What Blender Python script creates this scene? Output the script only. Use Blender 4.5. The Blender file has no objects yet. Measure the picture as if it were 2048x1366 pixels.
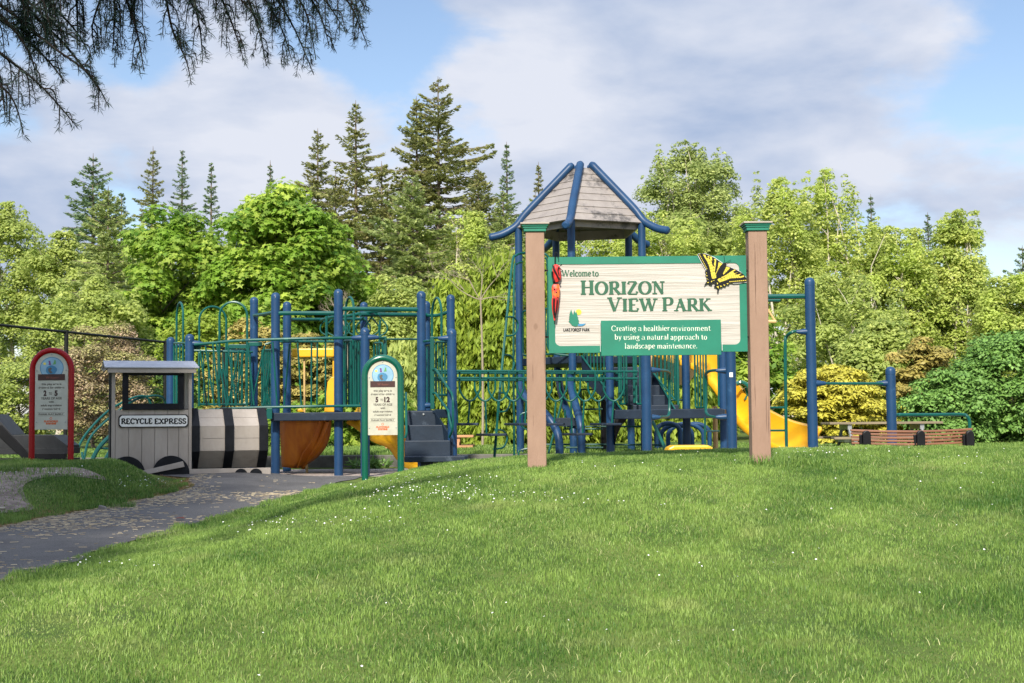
import bpy, bmesh, math, random
import numpy as np
from mathutils import Vector, Matrix
R = math.radians
random.seed(7)
rng = np.random.default_rng(11)
SC = bpy.context.scene
COL = SC.collection

# ------------------------------------------------------------------ camera
CAMZ, F, THETA, ROLL = 0.68, 2844.0, R(3.26), R(-0.5)
cam = bpy.data.cameras.new('camera'); cam.sensor_width = 36.0; cam.lens = F / 2048 * 36
cam.clip_start = 0.1; cam.clip_end = 3000
camo = bpy.data.objects.new('camera', cam); COL.objects.link(camo)
RC = Matrix.Rotation(R(90) + THETA, 3, 'X') @ Matrix.Rotation(ROLL, 3, 'Z')
camo.matrix_world = Matrix.Translation((0, 0, CAMZ)) @ RC.to_4x4()
SC.camera = camo
def ray(px, py): return RC @ Vector((px - 1024, -(py - 683), -F))
def P(px, py, Y):
    """where the real point stands that the photo shows at (px, py), Y metres ahead"""
    d = ray(px, py); t = Y / d.y
    return Vector((d.x * t, Y, CAMZ + d.z * t))

# ------------------------------------------------------------------ light
SUN_EL, SUN_AZ = R(38), R(191)     # azimuth clockwise from +Y (view direction): sun behind the camera, to its left
world = bpy.data.worlds.new('World'); SC.world = world; world.use_nodes = True
wn, wl = world.node_tree.nodes, world.node_tree.links
wn.clear()
def N(nt, t, **kw):
    n = nt.nodes.new(t)
    for k, v in kw.items():
        if k.startswith('i_'): n.inputs[k[2:].replace('_', ' ')].default_value = v
        else: setattr(n, k, v)
    return n
def math_n(nt, op, a, b=None, clamp=False):
    n = nt.nodes.new('ShaderNodeMath'); n.operation = op; n.use_clamp = clamp
    for i, x in enumerate((a, b)):
        if x is None: continue
        if isinstance(x, (int, float)): n.inputs[i].default_value = x
        else: nt.links.new(x, n.inputs[i])
    return n.outputs[0]
nt = world.node_tree
sky = N(nt, 'ShaderNodeTexSky', sky_type='NISHITA', sun_disc=False, sun_elevation=SUN_EL, sun_rotation=SUN_AZ, air_density=1.0, dust_density=0.6, ozone_density=2.0)
tc = N(nt, 'ShaderNodeTexCoord')
mp = N(nt, 'ShaderNodeMapping'); mp.inputs['Scale'].default_value = (1, 1, 2.2); mp.inputs['Location'].default_value = (0.37, 0.1, 0.55)
wl.new(tc.outputs['Generated'], mp.inputs['Vector'])
n1 = N(nt, 'ShaderNodeTexNoise', i_Scale=5.5, i_Detail=9.0, i_Roughness=0.55, i_Distortion=0.25)
wl.new(mp.outputs[0], n1.inputs['Vector'])
cov = math_n(nt, 'MULTIPLY', math_n(nt, 'SUBTRACT', n1.outputs['Fac'], 0.43), 3.4)
def blob(px, py, rpx, amp, base):
    d = ray(px, py).normalized()
    vm = N(nt, 'ShaderNodeVectorMath', operation='DISTANCE'); vm.inputs[1].default_value = d
    wl.new(tc.outputs['Generated'], vm.inputs[0])
    mr = N(nt, 'ShaderNodeMapRange', interpolation_type='SMOOTHSTEP'); mr.inputs[1].default_value = 0; mr.inputs[2].default_value = rpx / F
    mr.inputs[3].default_value = amp; mr.inputs[4].default_value = 0
    wl.new(vm.outputs['Value'], mr.inputs[0])
    return math_n(nt, 'ADD', base, mr.outputs[0])
for a in [(330, 300, 480, .85), (560, 200, 300, .6), (1250, 200, 560, .7), (1650, 300, 520, .6), (60, 470, 230, .7), (900, 380, 360, .35), (1100, 60, 260, .3), (1500, 60, 300, .2), (150, 130, 200, .25),
          (700, 70, 260, -.7), (290, 90, 220, -.65), (740, 30, 170, -.4), (560, 60, 160, -.3), (2048, 60, 200, -.4), (1980, 230, 190, -.2), (210, 410, 170, -.7), (980, 20, 160, -.35)]:
    cov = blob(*a, cov)
covr = N(nt, 'ShaderNodeMapRange', interpolation_type='SMOOTHSTEP'); covr.inputs[1].default_value = 0.0; covr.inputs[2].default_value = 0.62
wl.new(cov, covr.inputs[0])
mp2 = N(nt, 'ShaderNodeMapping'); mp2.inputs['Scale'].default_value = (1, 1, 2.6); mp2.inputs['Location'].default_value = (3.1, 1.7, 0.2)
wl.new(tc.outputs['Generated'], mp2.inputs['Vector'])
n2 = N(nt, 'ShaderNodeTexNoise', i_Scale=5.5, i_Detail=7.0, i_Roughness=0.52, i_Distortion=0.15)
wl.new(mp2.outputs[0], n2.inputs['Vector'])
cr = N(nt, 'ShaderNodeValToRGB')
cr.color_ramp.elements[0].position = 0.36; cr.color_ramp.elements[0].color = (0.46, 0.57, 0.79, 1)
cr.color_ramp.elements[1].position = 0.60; cr.color_ramp.elements[1].color = (0.83, 0.87, 0.98, 1)
wl.new(n2.outputs['Fac'], cr.inputs[0])
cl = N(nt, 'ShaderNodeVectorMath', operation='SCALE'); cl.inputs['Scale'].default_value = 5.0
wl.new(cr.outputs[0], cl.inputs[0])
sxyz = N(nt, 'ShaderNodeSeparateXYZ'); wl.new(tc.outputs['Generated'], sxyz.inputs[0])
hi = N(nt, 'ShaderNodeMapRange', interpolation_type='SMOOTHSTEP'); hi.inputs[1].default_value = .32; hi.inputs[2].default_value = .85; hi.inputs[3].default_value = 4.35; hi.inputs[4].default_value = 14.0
wl.new(sxyz.outputs['Z'], hi.inputs[0]); wl.new(hi.outputs[0], cl.inputs['Scale'])     # clouds overhead, out of view, brightened with height as added fill light
sk = N(nt, 'ShaderNodeVectorMath', operation='MULTIPLY'); sk.inputs[1].default_value = (.80, .755, .74)
wl.new(sky.outputs[0], sk.inputs[0])
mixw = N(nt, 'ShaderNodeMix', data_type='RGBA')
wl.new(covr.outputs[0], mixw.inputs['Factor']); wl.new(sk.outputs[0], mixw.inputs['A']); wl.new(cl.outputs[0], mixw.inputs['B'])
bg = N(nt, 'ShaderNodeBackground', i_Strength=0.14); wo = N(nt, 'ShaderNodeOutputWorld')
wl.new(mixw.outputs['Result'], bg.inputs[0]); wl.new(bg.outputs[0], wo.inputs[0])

sl = bpy.data.lights.new('sun', 'SUN'); sl.energy = 4.6; sl.angle = R(4.0); sl.color = (1.0, 0.93, 0.80)
slo = bpy.data.objects.new('sun', sl); COL.objects.link(slo)
sd = Vector((math.sin(SUN_AZ) * math.cos(SUN_EL), math.cos(SUN_AZ) * math.cos(SUN_EL), math.sin(SUN_EL)))
slo.rotation_euler = sd.to_track_quat('Z', 'Y').to_euler()
slo.location = (-20, -40, 40)
SC.view_settings.view_transform = 'Standard'; SC.view_settings.look = 'None'
SC.view_settings.exposure = 0.62; SC.view_settings.gamma = 1
SC.view_settings.use_curve_mapping = False

# ------------------------------------------------------------------ materials
def mat(name, col, rough=0.6, col2=None, scale=6.0, detail=4, stretch=(1, 1, 1), bump=0.0, bscale=None, spec=0.5, lo=0.35, hi=0.65, coat=0, metal=0, extra=None):
    m = bpy.data.materials.new(name); m.use_nodes = True
    nt = m.node_tree; b = nt.nodes['Principled BSDF']
    b.inputs['Roughness'].default_value = rough; b.inputs['Specular IOR Level'].default_value = spec
    b.inputs['Metallic'].default_value = metal
    if coat: b.inputs['Coat Weight'].default_value = coat; b.inputs['Coat Roughness'].default_value = 0.15
    t = N(nt, 'ShaderNodeTexCoord'); mpn = N(nt, 'ShaderNodeMapping'); mpn.inputs['Scale'].default_value = stretch
    nt.links.new(t.outputs['Object'], mpn.inputs[0])
    nz = N(nt, 'ShaderNodeTexNoise', i_Scale=scale, i_Detail=detail, i_Roughness=0.6); nt.links.new(mpn.outputs[0], nz.inputs['Vector'])
    c2 = col2 or tuple(c * 0.8 for c in col)
    r = N(nt, 'ShaderNodeValToRGB'); e = r.color_ramp.elements
    e[0].position = lo; e[0].color = (*c2, 1); e[1].position = hi; e[1].color = (*col, 1)
    nt.links.new(nz.outputs['Fac'], r.inputs[0])
    out = r.outputs[0]
    if extra: out = extra(nt, out, mpn)
    nt.links.new(out, b.inputs['Base Color'])
    if bump:
        nb = N(nt, 'ShaderNodeTexNoise', i_Scale=bscale or scale * 4, i_Detail=4.0); nt.links.new(mpn.outputs[0], nb.inputs['Vector'])
        bp = N(nt, 'ShaderNodeBump', i_Strength=bump, i_Distance=0.01); nt.links.new(nb.outputs['Fac'], bp.inputs['Height'])
        nt.links.new(bp.outputs[0], b.inputs['Normal'])
    return m
def mixcol(nt, a, b, fac, typ='MIX'):
    n = N(nt, 'ShaderNodeMix', data_type='RGBA', blend_type=typ)
    for s, x in (('Factor', fac), ('A', a), ('B', b)):
        if isinstance(x, (int, float)): n.inputs[s].default_value = x
        elif isinstance(x, tuple): n.inputs[s].default_value = (*x, 1)
        else: nt.links.new(x, n.inputs[s])
    return n.outputs['Result']
def noise_mask(nt, vec, scale, lo, hi, detail=5, rough=.65):
    nz = N(nt, 'ShaderNodeTexNoise', i_Scale=scale, i_Detail=float(detail), i_Roughness=rough)
    if vec is not None: nt.links.new(vec, nz.inputs['Vector'])
    mr = N(nt, 'ShaderNodeMapRange', interpolation_type='SMOOTHSTEP'); mr.inputs[1].default_value = lo; mr.inputs[2].default_value = hi
    nt.links.new(nz.outputs['Fac'], mr.inputs[0]); return mr.outputs[0]
def knots(nt, col, mp):
    vo = N(nt, 'ShaderNodeTexVoronoi', i_Scale=3.2); m2 = N(nt, 'ShaderNodeMapping'); m2.inputs['Scale'].default_value = (1, 1, 2.2)
    nt.links.new(mp.outputs[0], m2.inputs[0]); nt.links.new(m2.outputs[0], vo.inputs['Vector'])
    mr = N(nt, 'ShaderNodeMapRange'); mr.inputs[1].default_value = .05; mr.inputs[2].default_value = .085; mr.inputs[3].default_value = .65; mr.inputs[4].default_value = 0
    nt.links.new(vo.outputs['Distance'], mr.inputs[0])
    return mixcol(nt, streaks((.10, .05, .03), .61, .67, 16, (2.8, 2.8, .20), .9)(nt, col, mp), (.17, .095, .06), mr.outputs[0])
def scuffs(amount=(0.62, 0.72), c=(0.25, 0.3, 0.34), s=9):
    def f(nt, col, mp):
        return mixcol(nt, col, c, math_n(nt, 'MULTIPLY', noise_mask(nt, mp.outputs[0], s, *amount), 0.5))
    return f
def streaks(c, lo, hi, scale, st, k=0.8):
    def f(nt, col, mp):
        m2 = N(nt, 'ShaderNodeMapping'); m2.inputs['Scale'].default_value = st
        nt.links.new(mp.outputs[0], m2.inputs[0])
        return mixcol(nt, col, c, math_n(nt, 'MULTIPLY', noise_mask(nt, m2.outputs[0], scale, lo, hi), k))
    return f
M = {}
M['blue'] = mat('blue_powder_coat', (0.0115, 0.0504, 0.1260), 0.42, (0.0086, 0.0374, 0.0994), 3.5, extra=scuffs((.6, .75), (.05, .125, .24), 6), spec=0.35)
M['teal'] = mat('teal_green_powder_coat', (0.0021, 0.0817, 0.0658), 0.36, (0.0016, 0.0606, 0.0516), 4, extra=scuffs((.64, .74), (.04, .24, .21), 9), spec=0.35)
M['navy'] = mat('navy_rubber_coated_deck', (0.0122, 0.0234, 0.0421), 0.55, (0.0084, 0.0168, 0.0309), 5, extra=scuffs((.6, .74), (.09, .12, .16), 7), bump=.2, spec=0.3)
M['yellow'] = mat('yellow_moulded_plastic', (0.7480, 0.4250, 0.0127), 0.38, (0.6800, 0.3400, 0.0102), 2.0, extra=scuffs((.66, .78), (.5, .26, .03), 5))
M['orange'] = mat('orange_weathered_plastic', (0.5270, 0.1785, 0.0085), 0.45, (0.4080, 0.1105, 0.0068), 3.0, stretch=(3, 1, .7), extra=scuffs((.55, .75), (.33, .1, .02), 5), spec=0.4)
M['tan'] = mat('tan_painted_steel', (0.62, 0.42, 0.17), 0.5)
M['red'] = mat('glossy_red_paint', (0.30, 0.003, 0.008), 0.25, (0.25, 0.002, 0.006), 3, spec=.25)
M['greenpaint'] = mat('glossy_green_paint', (0.0016, 0.0920, 0.0600), 0.22, (0.0016, 0.0760, 0.0480), 3, coat=.15)
M['panel'] = mat('cream_sign_plastic', (0.46, 0.45, 0.37), 0.5, (0.39, 0.38, 0.31), 9)
M['panelgrey'] = mat('grey_green_sign_plastic', (0.45, 0.46, 0.40), 0.5, (0.38, 0.39, 0.34), 9)
M['brownpost'] = mat('brown_painted_timber', (0.2944, 0.1840, 0.1306), 0.7, (0.2484, 0.1518, 0.1058), 5, stretch=(1, 1, .3), bump=.4, bscale=30,
                     extra=knots)
M['signgreen'] = mat('green_sign_paint', (0.0026, 0.1700, 0.1062), 0.5, (0.0017, 0.1445, 0.0892), 5, extra=streaks((.002, .15, .09), .66, .74, 8, (.4, 1, 5), .6))
M['lettergreen'] = mat('dark_green_letter_paint', (0.016, 0.105, 0.052), 0.55, (0.012, 0.08, 0.04), 14)
M['cedar'] = mat('sandblasted_cream_cedar', (0.475, 0.445, 0.41), 0.75, (0.37, 0.34, 0.305), 4, stretch=(.35, 1, 9), bump=.7, bscale=8,
                 extra=lambda nt, c, mp: streaks((.20, .15, .11), .60, .70, 9, (.22, 1, 5.0), .7)(nt, streaks((.60, .57, .53), .5, .7, 9, (.15, 1, 4.0), .7)(nt, c, mp), mp))
M['white'] = mat('white_paint', (0.7790, 0.7790, 0.7600), 0.5, (0.7030, 0.7030, 0.6745), 8)
M['cream'] = mat('cream_letter_paint', (0.70, 0.72, 0.62), 0.6, (0.36, 0.50, 0.40), 22, lo=.38, hi=.5)
M['black'] = mat('black_paint', (0.0060, 0.0060, 0.0075), 0.45, (0.0100, 0.0100, 0.0120), 6, spec=0.2)
M['bsoft'] = mat('black_recycled_board', (0.0049, 0.0056, 0.0073), 0.6, (0.0105, 0.0115, 0.0147), 7, bump=.2, spec=0.2)
M['bfyel'] = mat('butterfly_yellow', (0.5610, 0.4590, 0.0425), 0.5, (0.6290, 0.5100, 0.0425), 20)
M['plank'] = mat('grey_recycled_plank', (0.3952, 0.3472, 0.3021), 0.7, (0.3224, 0.2778, 0.2360), 5, stretch=(1, 1, .4), bump=.25, bscale=25, extra=scuffs((.62, .75), (.2, .18, .16), 5), spec=0.3)
M['roofplank'] = mat('weathered_roof_plank', (0.2880, 0.2560, 0.2320), 0.55, (0.2320, 0.2040, 0.1880), 4, bump=.25, bscale=20,
                     extra=lambda nt, c, mp: mixcol(nt, c, (.045, .042, .04), math_n(nt, 'MULTIPLY', noise_mask(nt, mp.outputs[0], 1.3, .50, .62, 9, .8), .85)))
M['darkplank'] = mat('charcoal_recycled_plank', (0.0325, 0.0340, 0.0375), 0.5, (0.0225, 0.0235, 0.0265), 5, bump=.25, spec=0.25)
M['rooflight'] = mat('pale_cab_roof', (0.40, 0.41, 0.44), 0.5, (0.32, 0.33, 0.36), 6)
M['slat'] = mat('brown_bench_slat', (0.25, 0.105, 0.058), 0.55, (0.18, 0.075, 0.04), 6, stretch=(.3, 1, 4))
M['table'] = mat('weathered_table_board', (0.24, 0.19, 0.12), 0.8, (0.15, 0.12, 0.08), 6, stretch=(.3, 3, 2))
M['galv'] = mat('galvanised_steel', (0.35, 0.37, 0.38), 0.45, metal=.6)
M['wood'] = mat('orange_brown_timber', (0.50, 0.26, 0.12), 0.7, (0.4, 0.2, 0.1), 6)
M['fence'] = mat('black_vinyl_fence', (0.0108, 0.0120, 0.0108), 0.5, spec=0.2)
M['umbred'] = mat('red_umbrella_cloth', (0.62, 0.030, 0.022), 0.5, (0.45, .02, .02), 12)
M['umborange'] = mat('orange_umbrella_cloth', (0.80, 0.15, 0.03), 0.5, (0.62, .04, .03), 25, lo=.45, hi=.52)
M['textgrey'] = mat('faded_grey_ink', (0.0960, 0.0900, 0.0750), 0.6)
M['textdark'] = mat('dark_brown_ink', (0.035, 0.012, 0.012), 0.6)
M['maroon'] = mat('maroon_sticker', (0.0475, 0.0110, 0.0100), 0.5)
M['orangeink'] = mat('orange_ink', (0.60, 0.12, 0.03), 0.6)
M['rust'] = mat('faded_rust_ink', (0.16, 0.045, 0.03), 0.6)
M['skyink'] = mat('pale_blue_ink', (0.25, 0.44, 0.60), 0.6)
M['blueink'] = mat('blue_ink', (0.05, 0.22, 0.40), 0.6)
M['purpleink'] = mat('purple_ink', (0.16, 0.05, 0.22), 0.6)
M['greenink'] = mat('green_ink', (0.12, 0.36, 0.12), 0.6)
M['yellowink'] = mat('yellow_ink', (0.80, 0.66, 0.12), 0.6)
M['bark'] = mat('bark', (0.19, 0.15, 0.11), 0.9, (0.10, 0.08, 0.06), 10, stretch=(2, 2, .4), bump=.6)
M['palebark'] = mat('pale_bark', (0.52, 0.47, 0.38), 0.85, (0.34, 0.30, 0.24), 8, stretch=(1, 1, 1), bump=.4)
M['darkbark'] = mat('dark_bark', (0.022, 0.017, 0.016), 0.95, spec=.1)
M['curb'] = mat('concrete', (0.1500, 0.1425, 0.1275), 0.9, (0.0975, 0.0938, 0.0825), 5, bump=.4)
M['stone'] = mat('grey_stone', (0.22, 0.20, 0.17), 0.9, (0.14, 0.13, 0.12), 9, bump=.4)
M['deadleaf'] = mat('dead_brown_leaf', (0.16, 0.035, 0.02), 0.8)

def leafmat(name, c1, c2, c3=None, trans=0.35, rough=0.55):
    """c1..c2 vary leaf by leaf, c3 joins in by clump"""
    m = bpy.data.materials.new(name); m.use_nodes = True; nt = m.node_tree
    b = nt.nodes['Principled BSDF']; b.inputs['Roughness'].default_value = rough; b.inputs['Specular IOR Level'].default_value = 0.3
    a = N(nt, 'ShaderNodeAttribute', attribute_name='tint')
    col = mixcol(nt, c1, c2, a.outputs['Fac'])
    if c3:
        t = N(nt, 'ShaderNodeTexCoord')
        col = mixcol(nt, col, c3, noise_mask(nt, t.outputs['Object'], 1.1, .46, .64, 3))
    tr = N(nt, 'ShaderNodeBsdfTranslucent'); nt.links.new(col, tr.inputs[0])
    ms = N(nt, 'ShaderNodeMixShader'); ms.inputs[0].default_value = trans
    nt.links.new(col, b.inputs['Base Color'])
    nt.links.new(b.outputs[0], ms.inputs[1]); nt.links.new(tr.outputs[0], ms.inputs[2])
    nt.links.new(ms.outputs[0], nt.nodes['Material Output'].inputs[0])
    return m

# ------------------------------------------------------------------ mesh helpers
def tag(o, label=None, cat=None, group=None, kind=None):
    if label: o['label'] = label
    if cat: o['category'] = cat
    if group: o['group'] = group
    if kind: o['kind'] = kind
    return o
def thing(name, label, cat, loc=(0, 0, 0), group=None, rz=0):
    o = bpy.data.objects.new(name, None); COL.objects.link(o); o.empty_display_size = .3
    o.location = loc; o.rotation_euler = (0, 0, rz)
    return tag(o, label, cat, group)
def adopt(o, parent, world_coords=True):
    o.parent = parent
    if world_coords and parent is not None:
        r = parent; off = Vector(r.location)
        if r.type == 'EMPTY': o.matrix_parent_inverse = Matrix.Translation(-off)
    return o
class MB:
    """collects shapes; build() links them as ONE mesh object"""
    def __init__(s): s.v = []; s.f = []; s.m = []; s.mi = 0
    def add(s, vs, fs):
        n = len(s.v); s.v += [tuple(v) for v in vs]; s.f += [tuple(i + n for i in f) for f in fs]; s.m += [s.mi] * len(fs); return s
    def box(s, c, size, rot=None):
        x, y, z = (d / 2 for d in size); vs = [Vector((a * x, b * y, d * z)) for a in (-1, 1) for b in (-1, 1) for d in (-1, 1)]
        if rot is not None: vs = [rot @ v for v in vs]
        c = Vector(c); return s.add([v + c for v in vs], [(0, 1, 3, 2), (4, 6, 7, 5), (0, 4, 5, 1), (2, 3, 7, 6), (0, 2, 6, 4), (1, 5, 7, 3)])
    def bbox(s, a, b):
        return s.box([(a[i] + b[i]) / 2 for i in range(3)], [abs(a[i] - b[i]) for i in range(3)])
    def tube(s, pts, r, n=8, caps=True, closed=False):
        pts = [Vector(p) for p in pts]; k = len(pts); rs = r if isinstance(r, (list, tuple)) else [r] * k
        T = []
        for i in range(k):
            a = pts[(i - 1) % k] if (i > 0 or closed) else pts[i]; b = pts[(i + 1) % k] if (i < k - 1 or closed) else pts[i]
            T.append((b - a).normalized())
        u = T[0].orthogonal().normalized(); vs = []
        for i in range(k):
            u = (u - T[i] * u.dot(T[i]))
            u = u.normalized() if u.length > 1e-6 else T[i].orthogonal().normalized()
            w = T[i].cross(u)
            for j in range(n):
                a = 2 * math.pi * j / n
                vs.append(pts[i] + (u * math.cos(a) + w * math.sin(a)) * rs[i])
        fs = []
        for i in range(k if closed else k - 1):
            for j in range(n):
                a, b = i * n + j, i * n + (j + 1) % n; c, d = ((i + 1) % k) * n + (j + 1) % n, ((i + 1) % k) * n + j
                fs.append((a, b, c, d))
        if caps and not closed: fs += [tuple(range(n))[::-1], tuple(range((k - 1) * n, k * n))]
        return s.add(vs, fs)
    def lathe(s, base, prof, n=16):
        base = Vector(base); vs = []
        for r, z in prof:
            for j in range(n):
                a = 2 * math.pi * j / n; vs.append(base + Vector((r * math.cos(a), r * math.sin(a), z)))
        k = len(prof); fs = [(i * n + j, i * n + (j + 1) % n, (i + 1) * n + (j + 1) % n, (i + 1) * n + j) for i in range(k - 1) for j in range(n)]
        fs += [tuple(range(n))[::-1], tuple(range((k - 1) * n, k * n))]
        return s.add(vs, fs)
    def prism(s, pts, d):
        """polygon of 3-D points pushed along vector d"""
        pts = [Vector(p) for p in pts]; d = Vector(d); n = len(pts)
        nrm = Vector((0, 0, 0))
        for i in range(n): nrm += pts[i].cross(pts[(i + 1) % n])
        if nrm.dot(d) > 0: pts = pts[::-1]
        return s.add(pts + [p + d for p in pts], [tuple(range(n)), tuple(range(2 * n - 1, n - 1, -1))] + [((i + 1) % n, i, i + n, (i + 1) % n + n) for i in range(n)])
    def build(s, name, mats, parent=None, smooth=False, bevel=0, world=True, auto=True):
        me = bpy.data.meshes.new(name); me.from_pydata(s.v, [], s.f)
        if not isinstance(mats, (list, tuple)): mats = [mats]
        for m in mats: me.materials.append(m)
        if len(mats) > 1: me.polygons.foreach_set('material_index', s.m)
        if smooth:
            me.polygons.foreach_set('use_smooth', [True] * len(s.f)); me.set_sharp_from_angle(angle=R(40))
        me.update(); o = bpy.data.objects.new(name, me); COL.objects.link(o)
        if bevel:
            b = o.modifiers.new('bevel', 'BEVEL'); b.width = bevel; b.segments = 2; b.limit_method = 'ANGLE'; b.angle_limit = R(50)
        if parent is not None: adopt(o, parent, world)
        return o
def fillet(pts, r, n=5):
    pts = [Vector(p) for p in pts]; out = [pts[0]]
    for i in range(1, len(pts) - 1):
        a, b, c = pts[i - 1], pts[i], pts[i + 1]; u, w = (a - b), (c - b)
        rr = min(r, u.length * .48, w.length * .48); p, q = b + u.normalized() * rr, b + w.normalized() * rr
        for k in range(n + 1):
            t = k / n; out.append(p * (1 - t) ** 2 + b * 2 * t * (1 - t) + q * t * t)
    return out + [pts[-1]]
def smoothpath(pts, n=6):
    pts = [Vector(p) for p in pts]; q = [pts[0]] + pts + [pts[-1]]; out = []
    for i in range(1, len(q) - 2):
        for k in range(n):
            t = k / n; a, b, c, d = q[i - 1], q[i], q[i + 1], q[i + 2]
            out.append(.5 * ((2 * b) + (c - a) * t + (2 * a - 5 * b + 4 * c - d) * t * t + (3 * b - a - 3 * c + d) * t ** 3))
    return out + [pts[-1]]
def npmesh(name, verts, tris_or_quads, material, tint=None, parent=None, smooth=False):
    """numpy arrays -> mesh object (all faces with the same vertex count)"""
    v = np.asarray(verts, dtype=np.float32).reshape(-1, 3); f = np.asarray(tris_or_quads, dtype=np.int32); k = f.shape[1]
    me = bpy.data.meshes.new(name); me.vertices.add(len(v)); me.vertices.foreach_set('co', v.ravel())
    me.loops.add(f.size); me.loops.foreach_set('vertex_index', f.ravel())
    me.polygons.add(len(f)); me.polygons.foreach_set('loop_start', np.arange(0, f.size, k, dtype=np.int32))
    me.polygons.foreach_set('loop_total', np.full(len(f), k, dtype=np.int32))
    if tint is not None:
        at = me.attributes.new('tint', 'FLOAT', 'FACE'); at.data.foreach_set('value', np.asarray(tint, dtype=np.float32))
    me.materials.append(material); me.update(calc_edges=True)
    o = bpy.data.objects.new(name, me); COL.objects.link(o)
    if parent is not None: adopt(o, parent)
    return o
# ------------------------------------------------------------------ ground
def sstep(a, b, x):
    t = np.clip((x - a) / (b - a), 0, 1); return t * t * (3 - 2 * t)
ER = ([0, 3, 6, 9.2, 11.2, 13.9, 16.2, 18.4, 22], [-12, -9, -5.0, -3.3, -3.05, -2.56, -2.18, -1.9, -1.7])
EL = ([8, 10, 12.5, 14.3, 16, 17.0], [-16, -7.0, -4.5, -4.05, -3.66, -3.85])
def eR(y): return np.interp(y, *ER)
def eL(y): return np.interp(y, *EL)
GC = np.random.default_rng(3).uniform(0, 6.28, 12)
def terr(x, y):
    x = np.asarray(x, float); y = np.asarray(y, float)
    b = np.where(y < 17.9, -.038 * (17.9 - np.maximum(y, -4)), 0)
    ramp = sstep(5.5, 13.2, y) * (1 - sstep(14.3, 18.2, y))
    m = np.interp(x - eR(y), [0, .25, .6, 1.0, 1.44, 2.1, 2.9, 3.9, 6], [0, .015, .085, .21, .33, .42, .475, .505, .515]) * ramp
    l = .34 * sstep(0, .9, eL(y) - x) * sstep(11.5, 15.6, y) * (1 - sstep(16.3, 17.4, y))
    b = b + .078 * (1 - sstep(-3.5, -2.5, x)) * sstep(15.3, 17.0, y) * (1 - sstep(18.3, 19, y)) * sstep(-.35, 0, x - eL(y) + (y > 16.9) * 9)
    w = (np.sin(x * 1.3 + GC[0]) * np.sin(y * 1.1 + GC[1]) * .010 + np.sin(x * 3.1 + GC[2]) * np.sin(y * 2.7 + GC[3]) * .005) * sstep(0, .6, x - eR(y)) * (y < 18)
    far = .17 * sstep(23.3, 23.4, y) * 1.0 + .02 * np.clip(y - 24, 0, 200) * 0.3
    pit = -.05 * sstep(18.5, 19.0, y) * (1 - sstep(23.2, 23.3, y))
    return b + m + l + w + far + pit
def T(x, y): return float(terr(x, y))
def grid_sheet(name, xs, ys, material, dz=0, keep=None):
    X, Y = np.meshgrid(xs, ys); Z = terr(X, Y) + dz; nx, ny = len(xs), len(ys)
    v = np.stack([X, Y, Z], -1).reshape(-1, 3)
    i = (np.arange(ny - 1)[:, None] * nx + np.arange(nx - 1)[None]).ravel()
    f = np.stack([i, i + 1, i + 1 + nx, i + nx], 1)
    o = npmesh(name, v, f, material); o.data.polygons.foreach_set('use_smooth', [True] * len(f)); return o
def gm(name, fn, rough=.9):
    m = bpy.data.materials.new(name); m.use_nodes = True; nt = m.node_tree; b = nt.nodes['Principled BSDF']; b.inputs['Roughness'].default_value = rough
    b.inputs['Specular IOR Level'].default_value = .2
    t = N(nt, 'ShaderNodeTexCoord'); c, h = fn(nt, t.outputs['Object'], t); nt.links.new(c, b.inputs['Base Color'])
    if h is not None:
        bp = N(nt, 'ShaderNodeBump', i_Strength=.7, i_Distance=.01); nt.links.new(h, bp.inputs['Height']); nt.links.new(bp.outputs[0], b.inputs['Normal'])
    return m
def f_grass(nt, v, t):
    c = mixcol(nt, (.045, .08, .014), (.11, .15, .03), noise_mask(nt, v, 1.3, .35, .65))
    c = mixcol(nt, c, (.14, .15, .045), math_n(nt, 'MULTIPLY', noise_mask(nt, v, 22, .5, .75), .6))
    h = N(nt, 'ShaderNodeTexNoise', i_Scale=60.0, i_Detail=3.0); nt.links.new(v, h.inputs['Vector']); return c, h.outputs['Fac']
def f_asph(nt, v, t):
    c = mixcol(nt, (.085, .080, .078), (.155, .148, .142), noise_mask(nt, v, 90, .3, .7, 3))
    c = mixcol(nt, c, (.066, .062, .062), math_n(nt, 'MULTIPLY', noise_mask(nt, v, 1.2, .45, .65), .5))
    h = N(nt, 'ShaderNodeTexVoronoi', i_Scale=110.0); nt.links.new(v, h.inputs['Vector']); return c, h.outputs['Distance']
def f_gravel(nt, v, t):
    vo = N(nt, 'ShaderNodeTexVoronoi', i_Scale=26.0); nt.links.new(v, vo.inputs['Vector'])
    c = mixcol(nt, (.17, .14, .125), (.50, .43, .40), vo.outputs['Color']); return c, vo.outputs['Distance']
def f_soil(nt, v, t):
    c = mixcol(nt, (.13, .10, .085), (.25, .20, .17), noise_mask(nt, v, 14, .35, .65)); h = N(nt, 'ShaderNodeTexNoise', i_Scale=40.0); nt.links.new(v, h.inputs['Vector']); return c, h.outputs['Fac']
xs = np.concatenate([[-900, -300, -120, -60, -30, -20, -15], np.arange(-12, 12.01, .15), [15, 20, 30, 60, 120, 300, 900]])
ys = np.concatenate([[-60, -20, -8, -3], np.arange(0, 26, .15), [23.29, 23.41, 28, 32, 40, 60, 100, 200, 500, 1500]]); ys = np.unique(np.round(ys, 3))
M['ground'] = gm('lawn_soil_and_thatch', f_grass)
tag(grid_sheet('ground', xs, ys, M['ground']), kind='structure')
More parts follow.
